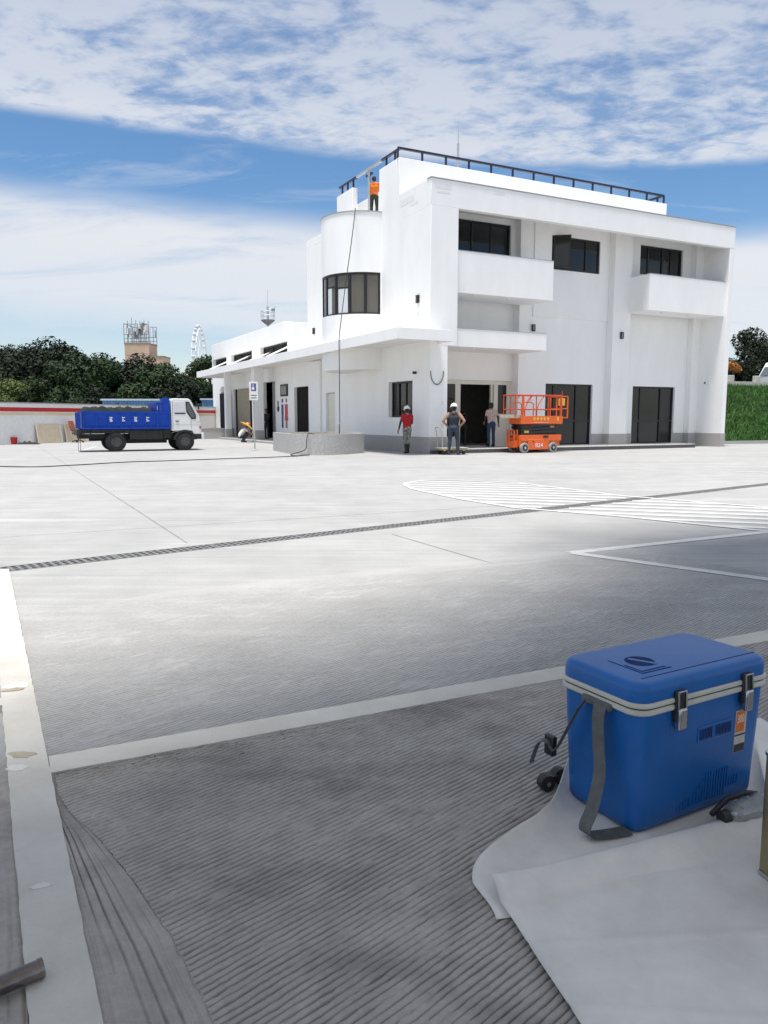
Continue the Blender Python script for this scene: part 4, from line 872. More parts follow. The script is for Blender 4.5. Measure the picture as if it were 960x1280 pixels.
# front face helpers: local y = -W/2 side, slightly battered
def fy(z): return -((.30 + (CW - .012 - .30) * (z - .025) / .32) / 2)
fa = math.atan2((CW - .012 - .30) / 2, .32)
for x in (-.135, .168):
    l_ = MB().box(x - .022, fy(.36) - .016, .312, x + .022, fy(.36) - .002 + .004, .40).build('latch', BLACKP, cool, bevel=.004)
    MB().box(x - .017, fy(.36) - .026, .290, x + .017, fy(.33) - .004, .352).build('lever', CHROME, l_, bevel=.005); MB().tube([(x - .016, fy(.36) - .02, .352), (x - .016, fy(.36) - .017, .398), (x + .016, fy(.36) - .017, .398), (x + .016, fy(.36) - .02, .352)], .003, 6).build('bail', CHROME, l_)
MF = Matrix.Translation((0, fy(.025), .025)) @ Matrix.Rotation(fa, 4, 'X')       # plane of the front wall: x right, z up, -y out
def front(mb): mb.M = MF; return mb
for i in range(17): front(MB()).box(-.03 + i * .0125, -.0035, .01 if i < 12 else .03, -.024 + i * .0125, .002, .095 - (0 if i > 3 else (4 - i) * .012) - (.035 if i > 12 else 0)).build('vent_rib', CB, body)
for i in range(5): front(MB()).box(-.10 + i * .0125, -.003, .006, -.094 + i * .0125, .002, .022 + i * .004).build('vent_rib', CB, body)
pq = front(MB()).box(-.035, -.003, .197, .125, .003, .245).build('name_plate', CB, body, bevel=.002); front(MB()).box(-.033, -.0036, .199, .123, -.0031, .201).box(-.033, -.0036, .241, .123, -.0031, .243).build('plate_edge', mat('worn_blue', (.05, .16, .42), .5, var=.1), pq)
CBL = mat('cooler_letter', (.005, .045, .19), .5, var=.1)
for i in range(10):
    if i == 4: continue
    x = -.026 + i * .0147; l__ = front(MB()); l__.box(x, -.0055, .206, x + .0035, -.0031, .236); l__.box(x + .0075, -.0055, .206, x + .0105, -.0031, .236); l__.box(x + .0035, -.0055, .206 if i % 3 else .231, x + .0075, -.0031, .211 if i % 3 else .236); l__.build('raised_letter', CBL, pq)
stk = front(MB()).box(.142, -.0016, .130, .194, .002, .260).build('sticker', mat('sticker_silver', (.55, .52, .47), .5, var=.15, vscale=30), body)
front(MB()).box(.145, -.0022, .193, .185, -.0017, .257).build('orange_field', mat('sticker_orange', (.78, .20, .02), .5, col2=(.62, .12, .015), vscale=25), stk); front(MB()).box(.143, -.0022, .131, .193, -.0017, .155).build('black_field', BLACKP, stk); front(MB()).box(.143, -.0022, .181, .193, -.0017, .186).build('black_bar', BLACKP, stk)
tm = text_mesh('number', '300', .026, .0003, mat('sticker_white', (.85, .8, .7), .5), stk, (0, 0, 0), (0, 0, 0)); tm.matrix_local = MF @ Matrix.Translation((.165, -.0026, .233)) @ Matrix.Rotation(R(90), 4, 'X') @ Matrix.Diagonal((.85, 1.35, 1, 1))
# shoulder strap on the short side: a flat ribbon along a path
def strap(path, w, t, m, parent, side=Vector((0, 1, 0)), name='strap'):
    path = [Vector(p) for p in path]; vs_ = []; fs = []; k = len(path)
    for i, p in enumerate(path):
        d = (path[min(i + 1, k - 1)] - path[max(i - 1, 0)]).normalized(); s = (side - d * side.dot(d)).normalized(); nn = d.cross(s)
        vs_ += [p - s * w / 2 - nn * t / 2, p + s * w / 2 - nn * t / 2, p + s * w / 2 + nn * t / 2, p - s * w / 2 + nn * t / 2]
    for i in range(k - 1):
        for j_ in range(4): fs.append((4 * i + j_, 4 * i + (j_ + 1) % 4, 4 * i + 4 + (j_ + 1) % 4, 4 * i + 4 + j_))
    fs += [(3, 2, 1, 0), tuple(range(4 * k - 4, 4 * k))]; mb = MB(); mb.add(vs_, fs); return mb.build(name, m, parent, bevel=.0008)
sx_ = -CL / 2
spath = catmull([(sx_ + .01, -.03, .352), (sx_ - .012, -.035, .350), (sx_ - .028, -.04, .318), (sx_ - .028, -.045, .24), (sx_ - .035, -.06, .16), (sx_ - .075, -.075, .075), (sx_ - .105, -.08, .035), (sx_ - .10, -.085, .012), (sx_ - .05, -.10, .006), (sx_ + .03, -.12, .006)], 6)
strap(spath, .046, .0025, STRAP, cool); strap(catmull([(sx_ - .006, .03, .345), (sx_ - .02, .055, .30), (sx_ - .035, .09, .22), (sx_ - .045, .12, .165), (sx_ - .055, .14, .185), (sx_ - .08, .155, .18), (sx_ - .10, .165, .12)], 6), .026, .0025, STRAP, cool, Vector((1, .3, 0)))
MB().box(sx_ - .016, -.07, .335, sx_ + .004, .045, .356).build('strap_anchor', STRAP, cool, bevel=.005); MB().box(sx_ - .05, .125, .14, sx_ - .03, .165, .20).build('buckle', BLACKP, cool, bevel=.004)

# ------------------------------------------------------------------ paper sheets, bottle, can, pipe
PAPER = mat('protective_paper', (.69, .66, .61), .7, var=.13, vscale=5, detail=9, bump=.15, bscale=8)
def sheet(name, c00, c10, c11, c01, hf, nu=40, nv=40, t=.0016):
    U = np.linspace(0, 1, nu); V = np.linspace(0, 1, nv); c = [np.array(k, float) for k in (c00, c10, c11, c01)]; vs_ = []
    for u in U:
        for v in V:
            p = (c[0] * (1 - u) + c[1] * u) * (1 - v) + (c[3] * (1 - u) + c[2] * u) * v; dx, dy, z = hf(u, v); vs_.append((p[0] + dx, p[1] + dy, z))
    idx = np.arange(nu * nv).reshape(nu, nv); F = np.stack([idx[:-1, :-1], idx[1:, :-1], idx[1:, 1:], idx[:-1, 1:]], -1).reshape(-1, 4); o = raw(name, np.array(vs_), F, PAPER, smooth=True)
    md = o.modifiers.new('t', 'SOLIDIFY'); md.thickness = t; return o
def tri_(x): x = x % 1.0; return max(0.0, 1 - abs(x - .5) / .06)
def wv(u, v): return .0012 * math.sin(7 * u + 3 * v) + .001 * math.sin(11 * v + 2 * u) + .006 * tri_(v * 2.6 + u * .35 + .1) * (.5 + .5 * math.sin(5 * u)) + .005 * tri_(u * 2.1 - v * .4) * max(0, math.sin(4 * v))
def hB(u, v):      # sheet under the cooler, near-left edge curled up
    k = max(0, 1 - u / .13); g_ = math.exp(-((v - .27) / .2) ** 2); up = min(1, max(0, (v - .18) / .25)); return (-.15 * g_ * max(0, 1 - u / .35) + .045 * k * k * up, 0.0, .0345 + wv(u, v) + .062 * k ** 1.5 * up)
tag(sheet('paper_sheet', (.31, 1.79), (1.75, 2.1), (1.6, 3.1), (.62, 2.60), hB, 80, 50), 'whitish protective paper lying under the blue cooler, edge curled up', 'paper')
def hA(u, v):      # sheet in front, rolled fold along its far edge
    k = max(0, (v - .86) / .14); return (0, 0, .040 + wv(u, v) + .035 * math.sin(min(1, k) * math.pi * .62) + .012 * max(0, 1 - u / .1) * v)
tag(sheet('paper_sheet', (.42, 1.42), (1.6, 1.30), (1.52, 2.40), (.285, 1.905), hA, 40, 60), 'large pale paper sheet overlapping in front of the cooler', 'paper')
def hC(u, v): return (0, 0, .045 + wv(u, v) + .05 * max(0, (.25 - u) / .25) ** 2)
tag(sheet('paper_sheet', (1.20, 2.22), (1.8, 2.1), (1.9, 2.85), (1.42, 2.80), hC, 30, 30), 'pale paper sheet to the right of the cooler behind the tin', 'paper')
bt = thing('plastic_bottle', 'crumpled clear plastic bottle with dark cap in front of the cooler', 'bottle', (1.15, 2.25, .082), R(25)); bt.scale = (1.3, 1.3, 1.3); CLEAR = mat('clear_plastic', (.75, .78, .78), .15, var=.05, trans=.85, bump=.8, bscale=30)
MB().lathe([(.012, -.075), (.022, -.07), (.03, -.05), (.026, -.03), (.032, -.01), (.027, .01), (.032, .03), (.03, .05), (.014, .07), (.012, .085)], 18, (0, 0, .0), 'X').build('body', CLEAR, bt, smooth=True); MB().lathe([(.014, -.10), (.016, -.098), (.016, -.078), (.014, -.076)], 14, (0, 0, 0), 'X').build('cap', BLACKP, bt, smooth=True)
MB().tube([(-.09, .035, -.01), (-.03, .045, .01), (.04, .045, .012), (.07, .04, .005)], .007, 8).build('black_strap', BLACKP, bt, smooth=True)
TIN = mat('tin_gold', (.30, .26, .14), .38, metal=.7, var=.2, vscale=6); cn = thing('metal_tin', 'tall square metal tin with olive-gold edge standing on the paper', 'tin', (1.195, 1.90, .045), R(16))
loft([(.25, .25, .02, 0), (.252, .252, .022, .004), (.252, .252, .022, .346), (.25, .25, .02, .35)]).build('body', TIN, cn, smooth=True)
for z in (.0, .342): loft([(.258, .258, .024, z), (.258, .258, .024, z + .009)]).build('rim', CHROME, cn)
for s_ in (-1, 1): MB().box(-.1272, s_ * .075 - .004, .01, -.125, s_ * .075 + .004, .34).build('seam', BLACKP, cn)
def _pix(x, y, z):
    th = math.atan2(118, 950); v = -(y - 640) / 950; r = Vector(((x - 480) / 950, math.cos(th) + v * math.sin(th), -math.sin(th) + v * math.cos(th))); t = (z - CAMH) / r.z; return Vector((r.x * t, r.y * t, z))
PIPE1 = _pix(52, 1210, .057); PIPE0 = _pix(-40, 1249, .057); PIPEA = math.atan2(PIPE1.y - PIPE0.y, PIPE1.x - PIPE0.x)
pp = thing('metal_pipe', 'worn metal pipe end lying across the pale border strip', 'pipe', tuple(PIPE1), PIPEA); PIPE = mat('worn_pipe', (.30, .27, .25), .22, metal=.9, col2=(.12, .10, .09), vscale=9)
MB().tube([(-1.0, 0, 0), (0, 0, 0)], .021, 20).build('tube', PIPE, pp, smooth=True); MB().cyl((-.006, 0, 0), (.003, 0, 0), .0225, n=20).build('end_ring', PIPE, pp)
kn_ = thing('caster_pair', 'pair of small black caster wheels poking out behind the cooler', 'caster', (.58, 2.495, .06), R(20))
for x in (-.03, .04): MB().lathe([(.012, -.018), (.028, -.016), (.03, 0), (.028, .016), (.012, .018)], 16, (x, x * .4, 0), 'Y').build('wheel', BLACKP, kn_, smooth=True); MB().cyl((x, x * .4 - .021, 0), (x, x * .4 - .017, 0), .008, n=10).build('cap', CHROME, kn_)
MB().box(-.03, -.01, -.004, .05, .03, .012).build('axle', BLACKP, kn_)

# ------------------------------------------------------------------ blue dump truck
TB = mat('truck_blue', (.004, .05, .36), .5, var=.2, vscale=5, spec=.25); TW = mat('truck_white', (.74, .74, .73), .4, var=.06, coat=.2); CHAS = mat('chassis_black', (.018, .018, .018), .7, var=.4); RUB = mat('rubber', (.02, .02, .02), .85, var=.3); TGL = mat('cab_glass', (.10, .11, .115), .08, var=.1); TARP = mat('dark_green_tarp', (.007, .010, .006), .95, var=.4, vscale=6)
HUBM = mat('dusty_hub', (.06, .058, .055), .7, var=.4)
tk_ = thing('dump_truck', 'blue dump truck with white cab and dark tarpaulin over its bed', 'truck', (-10.62, 29.95, 0), PHI); HY = .82
bed = MB().box(-1.4, -HY, .86, 2.05, HY, .93).box(-1.4, -HY, .93, 2.05, -HY + .05, 1.52).box(-1.4, HY - .05, .93, 2.05, HY, 1.52).box(-1.4, -HY + .05, .93, -1.35, HY - .05, 1.52).build('bed', TB, tk_, bevel=.01)
for i in range(8): MB().box(-1.38 + i * .48, -HY - .035, .90, -1.32 + i * .48, -HY - .001, 1.48).build('rib', TB, bed, bevel=.006)
MB().box(-1.42, -HY - .045, 1.46, 2.07, -HY - .036, 1.54).box(-1.42, -HY - .045, .86, 2.07, -HY - .036, .93).build('rail', TB, bed); MB().box(-1.3, -HY - .012, 1.02, 1.95, -HY - .0015, 1.06).build('step_line', TB, bed)
for i in range(4):
    x = -.42 + i * .48; c_ = MB(); c_.box(x, -HY - .008, 1.16, x + .18, -HY - .002, 1.195).box(x + .02, -HY - .0085, 1.22, x + .13, -HY - .0025, 1.25).box(x, -HY - .008, 1.28, x + .18, -HY - .002, 1.315).box(x + .06, -HY - .009, 1.14, x + .09, -HY - .003, 1.34); 
    if i % 2: c_.box(x, -HY - .0086, 1.14, x + .03, -HY - .0026, 1.32)
    else: c_.box(x + .12, -HY - .0086, 1.14, x + .15, -HY - .0026, 1.32)
    c_.build('painted_character', WHITEP, bed).scale = (1, 1, 1)
tg = MB().box(-1.47, -HY, .9, -1.41, HY, 1.5).build('tailgate', mat('tailgate_faded', (.06, .11, .30), .6, var=.3), bed)
for i in range(6): MB().box(-1.51, -HY + .05 + i * .29, .88, -1.471, -HY + .12 + i * .29, 1.5).build('slat', TB, tg)
hbd = MB().box(1.5, -HY, 1.53, 1.56, HY, 1.88).box(1.56, -HY, 1.80, 1.82, -HY + .1, 1.88).box(1.6, -HY, 1.53, 1.68, -HY + .08, 1.80).box(1.75, -HY, 1.53, 2.05, -HY + .06, 2.06).box(1.98, -HY + .06, 1.53, 2.05, HY, 2.06).build('headboard', TB, tk_, bevel=.008)
nx, ny = 50, 14; tv = []
for i in range(nx):
    for k in range(ny): x = -1.38 + 2.75 * i / (nx - 1); y = -HY + .02 + (2 * HY - .04) * k / (ny - 1); e_ = min(1, min(i, nx - 1 - i) / 2, min(k, ny - 1 - k) / 1.2); tv.append((x, y, 1.53 + e_ * (.15 + .03 * math.sin(x * 6 + y * 2) + .03 * math.sin(x * 13 - y * 5) + random.uniform(-.015, .015))))
idx = np.arange(nx * ny).reshape(nx, ny); raw('tarpaulin', np.array(tv), np.stack([idx[:-1, :-1], idx[1:, :-1], idx[1:, 1:], idx[:-1, 1:]], -1).reshape(-1, 4), TARP, tk_, smooth=True)
def xz_prism(mb, pts, y0, y1):
    a = sum(p[0] * q[1] - q[0] * p[1] for p, q in zip(pts, pts[1:] + pts[:1])); pts = pts if a > 0 else pts[::-1]; n = len(pts)
    mb.add([(x, y0, z) for x, z in pts] + [(x, y1, z) for x, z in pts], [tuple(range(n)), tuple(range(n, 2 * n))[::-1]] + [(i, n + i, n + (i + 1) % n, (i + 1) % n) for i in range(n)]); return mb
cab = xz_prism(MB(), [(2.1, .78), (2.1, 1.98), (2.18, 2.05), (2.88, 2.05), (2.98, 2.0), (3.36, 1.38), (3.44, 1.1), (3.46, .62), (3.1, .62), (3.02, .78)], -HY + .02, HY - .02).build('cab', TW, tk_, bevel=.03, seg=3)
xz_prism(MB(), [(2.22, 1.52), (2.22, 1.9), (2.74, 1.92), (2.74, 1.52)], -HY + .008, -HY + .019).build('side_window', mat('window_reflection', (.62, .64, .66), .2, var=.05), cab)
xz_prism(MB(), [(2.78, 1.52), (2.76, 1.93), (2.92, 1.92), (3.22, 1.40), (3.2, 1.24), (3.02, 1.24)], -HY + .006, -HY + .019).build('quarter_trim', BLACKP, cab); xz_prism(MB(), [(2.83, 1.55), (2.82, 1.87), (2.9, 1.87), (3.16, 1.4), (3.14, 1.3), (3.04, 1.3)], -HY + .001, -HY + .0055).build('quarter_glass', TGL, cab)
MB().add([(3.0, -HY + .1, 1.99), (3.0, HY - .1, 1.99), (3.375, HY - .1, 1.385), (3.375, -HY + .1, 1.385)], [(0, 1, 2, 3)]).build('windscreen', TGL, cab)
MB().box(2.26, -HY + .012, 1.44, 2.74, -HY + .019, 1.49).build('window_strip', BLACKP, cab); MB().box(2.28, -HY - .004, 1.14, 2.44, -HY + .015, 1.18).build('door_handle', BLACKP, cab, bevel=.004)
MB().box(2.16, -HY + .017, .86, 2.175, -HY + .0195, 1.95).box(2.98, -HY + .017, .86, 2.992, -HY + .0195, 1.3).build('door_line', CHAS, cab); MB().box(3.2, -HY + .016, 1.12, 3.42, -HY + .0195, 1.14).box(2.2, -HY + .016, 1.02, 3.4, -HY + .0195, 1.03).build('body_line', GALV, cab)
for y in (-HY + .1, HY - .36): MB().box(3.44, y, .82, 3.49, y + .26, .98).build('headlight', mat('lamp_glass', (.6, .6, .58), .2), cab, bevel=.01)
MB().box(3.36, -HY + .006, .86, 3.45, -HY + .019, .97).build('indicator', mat('amber', (.45, .12, .06), .4), cab); MB().box(3.0, -HY, .45, 3.52, HY, .66).build('bumper', CHAS, cab, bevel=.02); MB().box(3.44, -HY - .01, .44, 3.56, -HY + .2, .70).build('bumper_corner', TW, cab, bevel=.02)
fm = MB().box(-1.3, -.42, .50, 3.1, -.32, .66).box(-1.3, .32, .50, 3.1, .42, .66).box(-1.3, -.32, .5, -1.2, .32, .66).box(.5, -HY + .03, .46, 1.75, -.43, .80).box(1.78, -HY + .1, .5, 2.08, -.43, .84).box(-1.38, -HY + .1, .62, -1.22, HY - .1, .85).box(-.9, -.05, .40, 2.7, .05, .50).box(-1.3, -HY + .06, .70, 2.05, HY - .06, .855).box(.45, -.3, .3, 2.0, .3, .5).build('chassis', CHAS, tk_, bevel=.01)
MB().tube([(-.75, -HY + .02, .86), (-1.0, -HY + .02, .6)], .02, 6).tube([(.5, -HY + .02, .84), (.2, -HY + .02, .62)], .02, 6).build('bracket', CHAS, fm); MB().tube([(-1.36, -HY + .04, .62), (-1.37, -HY + .04, .06)], .008, 6).tube([(-1.28, -HY + .04, .62), (-1.29, -HY + .04, .06)], .008, 6).build('hanging_wire', CHAS, fm)
for x, r_ in ((0, .37), (2.62, .36)):
    for s_ in (-1, 1):
        w__ = MB().lathe([(.18, -.10), (r_ - .05, -.11), (r_, -.08), (r_, .08), (r_ - .05, .11), (.18, .10)], 28, (x, s_ * (HY - .12), r_), 'Y').build('wheel', RUB, tk_, smooth=True); MB().lathe([(.19, -.105 if s_ < 0 else -.02), (.14, -.06 if s_ < 0 else -.01), (.06, -.07 if s_ < 0 else .01), (.06, .06 if s_ > 0 else .01), (.14, .06), (.19, .105 if s_ > 0 else .02)], 20, (x, s_ * (HY - .12), r_), 'Y').build('rim', HUBM, w__, smooth=True)
    MB().cyl((x, -.7, r_), (x, .7, r_), .06, n=10).build('axle', CHAS, tk_)
for s_ in (-1, 1):
    MB().lathe([(.18, -.1), (.32, -.11), (.37, -.08), (.37, .08), (.32, .11), (.18, .1)], 24, (0, s_ * (HY - .38), .37), 'Y').build('wheel', RUB, tk_, smooth=True)
    ap = [(2.62 + .46 * math.cos(R(a)), .36 + .46 * math.sin(R(a))) for a in range(10, 171, 10)]; ap2 = [(2.62 + .38 * math.cos(R(a)), .36 + .38 * math.sin(R(a))) for a in range(170, 9, -10)]
    xz_prism(MB(), ap + ap2, s_ * HY - .10 * (s_ > 0), s_ * HY + .10 * (s_ < 0)).build('wheel_arch', CHAS, tk_)
MB().tube([(3.1, -HY + .02, 1.75), (3.3, -HY - .12, 1.8)], .012, 6).build('mirror_arm', BLACKP, cab); MB().box(3.28, -HY - .2, 1.62, 3.32, -HY - .06, 1.86).build('mirror', BLACKP, cab, bevel=.01)

cab.scale = (.87, 1, 1); cab.location = (2.1 * .13, 0, 0); bed.scale = (.94, 1, 1); bed.location = (2.05 * .06, 0, 0)
for o in list(tk_.children):
    if o.name.startswith('tarpaulin'): o.scale = (.94, 1, 1); o.location = (2.05 * .06, 0, 0)
# ------------------------------------------------------------------ boundary wall and the clutter along it
def PX(x, y, Y):           # point seen at a photo pixel, at distance Y in front of the camera
    th = math.atan2(118, 950); v = -(y - 640) / 950; r = Vector(((x - 480) / 950, math.cos(th) + v * math.sin(th), -math.sin(th) + v * math.cos(th))); t = Y / r.y
    return Vector((r.x * t, Y, CAMH + r.z * t))
fa_, fb_ = Vector((-18.5, 36.7)), Vector((-11.9, 54.0)); fd_ = (fb_ - fa_).normalized(); fang = math.atan2(fd_.y, fd_.x)
fw_ = thing('boundary_wall', 'long white boundary wall with red and tan stripe behind the truck', 'wall', (*fa_, 0), fang)
MB().box(-9, -.12, 0, 23.5, .12, 2.0).build('wall', WHITEP, fw_); MB().box(-9, -.16, 2.001, 23.5, .16, 2.05).build('coping', COPING, fw_)
MB().box(-9, -.13, 1.60, 23.5, -.121, 1.80).build('red_stripe', mat('stripe_red', (.50, .015, .02), .5, var=.15, vscale=.6), fw_); MB().box(-9, -.128, 1.42, 23.5, -.1205, 1.56).build('tan_stripe', mat('stripe_tan', (.66, .50, .34), .6, col2=(.74, .64, .50), vscale=.5), fw_)
for i in range(7): MB().cyl((-8 + i * 3.3, 0, 2.05), (-8 + i * 3.3, 0, 2.16), .05, n=8).build('post_cap', BLACKP, fw_)
BOARD = mat('beige_board', (.56, .49, .38), .8, col2=(.48, .40, .29), vscale=4, detail=7)
def along(s, off=0.0, z=0.0): n_ = Vector((fd_.y, -fd_.x)); p = fa_ + fd_ * s + n_ * off; return Vector((p.x, p.y, z))
def board(px0, px1, off, label):
    # find where the wall line crosses the two photo columns
    def hit(px): k = (px - 480) / 950 * 1.0; k *= 1.0; a = fa_; t = (k * a.y * .9925 - a.x) / (fd_.x - k * fd_.y * .9925); return t
    s0, s1 = hit(px0), hit(px1); c = along((s0 + s1) / 2, off)
    t = thing('leaning_board', label, 'board', c, fang, 'boards against the boundary wall'); L_ = abs(s1 - s0)
    MB(Matrix.Rotation(R(-9), 4, 'X')).box(-L_ / 2, -.02, .0, L_ / 2, .02, .98).build('panel', BOARD, t, bevel=.01)
    MB(Matrix.Rotation(R(-9), 4, 'X')).box(-L_ / 2, -.035, .02, -L_ / 2 + .06, -.021, .96).box(L_ / 2 - .06, -.035, .02, L_ / 2, -.021, .96).build('batten', mat('pale_batten', (.66, .60, .50), .8, var=.1), t); return (s0 + s1) / 2
sA = board(40, 71, .32, 'plain beige board leaning on the boundary wall beside rubbish'); sB = board(76, 101, .32, 'beige board leaning on the boundary wall behind the swivel chair')
chp = along(sB - .55, .95); oc = thing('office_chair', 'old swivel chair with reddish back and black base by the wall', 'chair', chp, R(-10))
MB().box(-.24, -.22, .44, .24, .22, .52).build('seat', BLACKP, oc, bevel=.03); MB(Matrix.Translation((-.24, 0, .55)) @ Matrix.Rotation(R(-16), 4, 'Y')).box(-.05, -.22, .05, .02, .22, .62).build('backrest', mat('faded_red', (.32, .08, .06), .8, var=.2), oc, bevel=.03)
MB().cyl((0, 0, .1), (0, 0, .44), .03, n=10).build('column', BLACKP, oc); 
for s_ in (-1, 1): MB().tube([(-.15, s_ * .26, .5), (-.15, s_ * .27, .66), (.12, s_ * .27, .68), (.14, s_ * .26, .5)], .016, 6).build('armrest', BLACKP, oc, smooth=True)
for i in range(5):
    a = 2 * math.pi * i / 5; l_ = MB().tube([(0, 0, .12), (.28 * math.cos(a), .28 * math.sin(a), .08)], .022, 6).build('leg', BLACKP, oc); MB().cyl((.28 * math.cos(a), .28 * math.sin(a) - .02, .035), (.28 * math.cos(a), .28 * math.sin(a) + .02, .035), .035, n=10).build('caster', BLACKP, l_)
def bucket(px, m, label):
    p = PX(px, 553, 37.3); p.z = 0; t = thing('bucket', label, 'bucket', p, 0); MB().lathe([(.13, 0), (.17, .34), (.175, .35), (.16, .35), (.12, .03)], 18).build('pail', m, t, smooth=True); MB().tube([(-.17, 0, .33), (-.1, .03, .42), (.1, .03, .42), (.17, 0, .33)], .006, 6).build('handle', GALV, t)
bucket(17.5, mat('bucket_red', (.5, .02, .02), .5, var=.1), 'red bucket on the ground at the foot of the boundary wall'); bucket(8.5, WHITEP, 'white bucket at the foot of the boundary wall')
cv = []; cp_ = PX(35, 553, 37.4)
nx, ny = 26, 10
for i in range(nx):
    for k in range(ny): e_ = math.sin(math.pi * i / (nx - 1)) * math.sin(math.pi * k / (ny - 1)); cv.append((cp_.x - .55 + 1.1 * i / (nx - 1), cp_.y - .25 + .5 * k / (ny - 1), .005 + max(0, e_) ** .7 * (.13 + .05 * math.sin(i * 1.1 + k))))
idx = np.arange(nx * ny).reshape(nx, ny); tag(raw('black_cloth', np.array(cv), np.stack([idx[:-1, :-1], idx[1:, :-1], idx[1:, 1:], idx[:-1, 1:]], -1).reshape(-1, 4), cloth((.02, .018, .016), 'rag'), smooth=True), 'crumpled black cloth on the ground by the boundary wall', 'cloth')
# corrugated blue sheds behind the wall
def shed(px0, px1, y0, Y, label, n):
    a, b = PX(px0, y0, Y), PX(px1, y0, Y); t = thing('blue_shed', label, 'shed', (a.x, Y, 0), R(4), 'blue sheds behind the boundary wall'); Wd = b.x - a.x
    SB = mat('shed_blue', (.10, .25, .45), .6, var=.2, vscale=2); MB().box(0, 0, 0, Wd, 2.4, a.z - .12).build('body', SB, t)
    for i in range(n): MB().box(Wd * i / n + .02, -.05, .3, Wd * (i + .55) / n, -.001, a.z - .14).build('corrugation', SB, t)
    MB().box(-.1, -.12, a.z - .12, Wd + .1, 2.5, a.z).build('roof', mat('shed_roof', (.45, .52, .58), .6, var=.15), t)
shed(128, 205, 498.5, 54, 'long blue corrugated shed rising over the wall behind the truck', 22); shed(252, 276, 498, 58, 'short blue corrugated shed beside the building columns', 7)
MB_ = None
# low grey planter, scooter and dark post left of the building
lp_ = W(-2.6, 23.2); lpl = thing('low_planter', 'low rough grey planter wall beside the canopy column', 'planter', lp_, PHI)
MB().box(-2.2, -.15, 0, 1.2, .15, .62).box(1.2, -.15, 0, 1.5, 3.0, .62).build('wall', TERR, lpl); MB().box(-2.25, -.18, .621, 1.53, .18, .66).build('cap', GRANITE, lpl)
scp = W(-2.9, 24.3); sct = thing('motor_scooter', 'black motor scooter parked behind the low grey planter', 'scooter', scp, PHI + R(8))
for x in (-.6, .62): w__ = MB().lathe([(.12, -.05), (.24, -.05), (.25, 0), (.24, .05), (.12, .05)], 20, (x, 0, .25), 'Y').build('wheel', RUB, sct, smooth=True); MB().cyl((x, -.04, .25), (x, .04, .25), .12, n=12).build('rim', GALV, w__)
xz_prism(MB(), [(-.75, .45), (-.8, .72), (-.5, .82), (-.05, .80), (.05, .5), (.35, .36), (.4, .28), (-.2, .28), (-.4, .4)], -.14, .14).build('body', BLACKP, sct, bevel=.04, seg=3); MB().box(-.7, -.13, .80, -.05, .13, .9).build('seat', BLACKP, sct, bevel=.04)
xz_prism(MB(), [(.38, .3), (.42, .36), (.36, .95), (.44, 1.0), (.56, .7), (.7, .5), (.6, .45)], -.13, .13).build('leg_shield', BLACKP, sct, bevel=.03); MB().tube([(.34, -.34, 1.04), (.4, 0, .98), (.34, .34, 1.04)], .018, 8).build('handlebar', GALV, sct, smooth=True)
for s_ in (-1, 1): m1 = MB().cyl((.36, s_ * .28, 1.04), (.33, s_ * .34, 1.24), .008, n=6).build('mirror_stem', GALV, sct); MB().ell((.33, s_ * .36, 1.28), (.02, .07, .05)).build('mirror', BLACKP, m1, smooth=True)
bpz = PX(281, 545, 50); bp_ = thing('dark_post', 'tall dark gate post with white ball lamp left of the columns', 'post', (bpz.x, 50, 0)); hP = PX(281, 492, 50).z
MB().box(-.22, -.22, 0, .22, .22, hP).build('shaft', mat('post_dark', (.02, .02, .025), .6, var=.2), bp_); MB().ell((0, 0, hP + .22), (.24, .24, .24)).build('globe', WHITEP, bp_, smooth=True)

# ------------------------------------------------------------------ vegetation
def leafmat(n, c, c2): 
    m = mat(n, c, .7, col2=c2, vscale=.9, detail=6, spec=.25); return m
LEAF_D = leafmat('dark_leaf', (.016, .029, .012), (.004, .009, .004)); LEAF_M = leafmat('mid_leaf', (.036, .064, .020), (.010, .024, .008)); LEAF_L = leafmat('light_leaf', (.12, .15, .045), (.05, .08, .022)); BARK = mat('bark', (.09, .07, .05), .9, var=.3, bump=.5)
def leaf_cloud(cent, rad, n, size, seed, squash=.85, up=.3):
    r = np.random.default_rng(seed); cent = np.array(cent); rad = np.array(rad); k = r.choice(len(cent), n, p=rad ** 2 / (rad ** 2).sum())
    d = r.standard_normal((n, 3)); d /= np.linalg.norm(d, axis=1)[:, None]; rr = r.uniform(.55, 1.08, n) ** .6; p = cent[k] + d * (rad[k] * rr)[:, None] * np.array([1, 1, squash])
    nrm = d * .7 + r.standard_normal((n, 3)) * .6 + np.array([0, 0, up]); nrm /= np.linalg.norm(nrm, axis=1)[:, None]; t = np.cross(nrm, r.standard_normal((n, 3))); t /= np.linalg.norm(t, axis=1)[:, None]; b = np.cross(nrm, t); s = size * r.uniform(.5, 1.3, n)[:, None]
    V = np.stack([p - t * s, p - b * s * .45, p + t * s, p + b * s * .45], 1).reshape(-1, 3); F = np.arange(4 * n).reshape(n, 4); return V, F
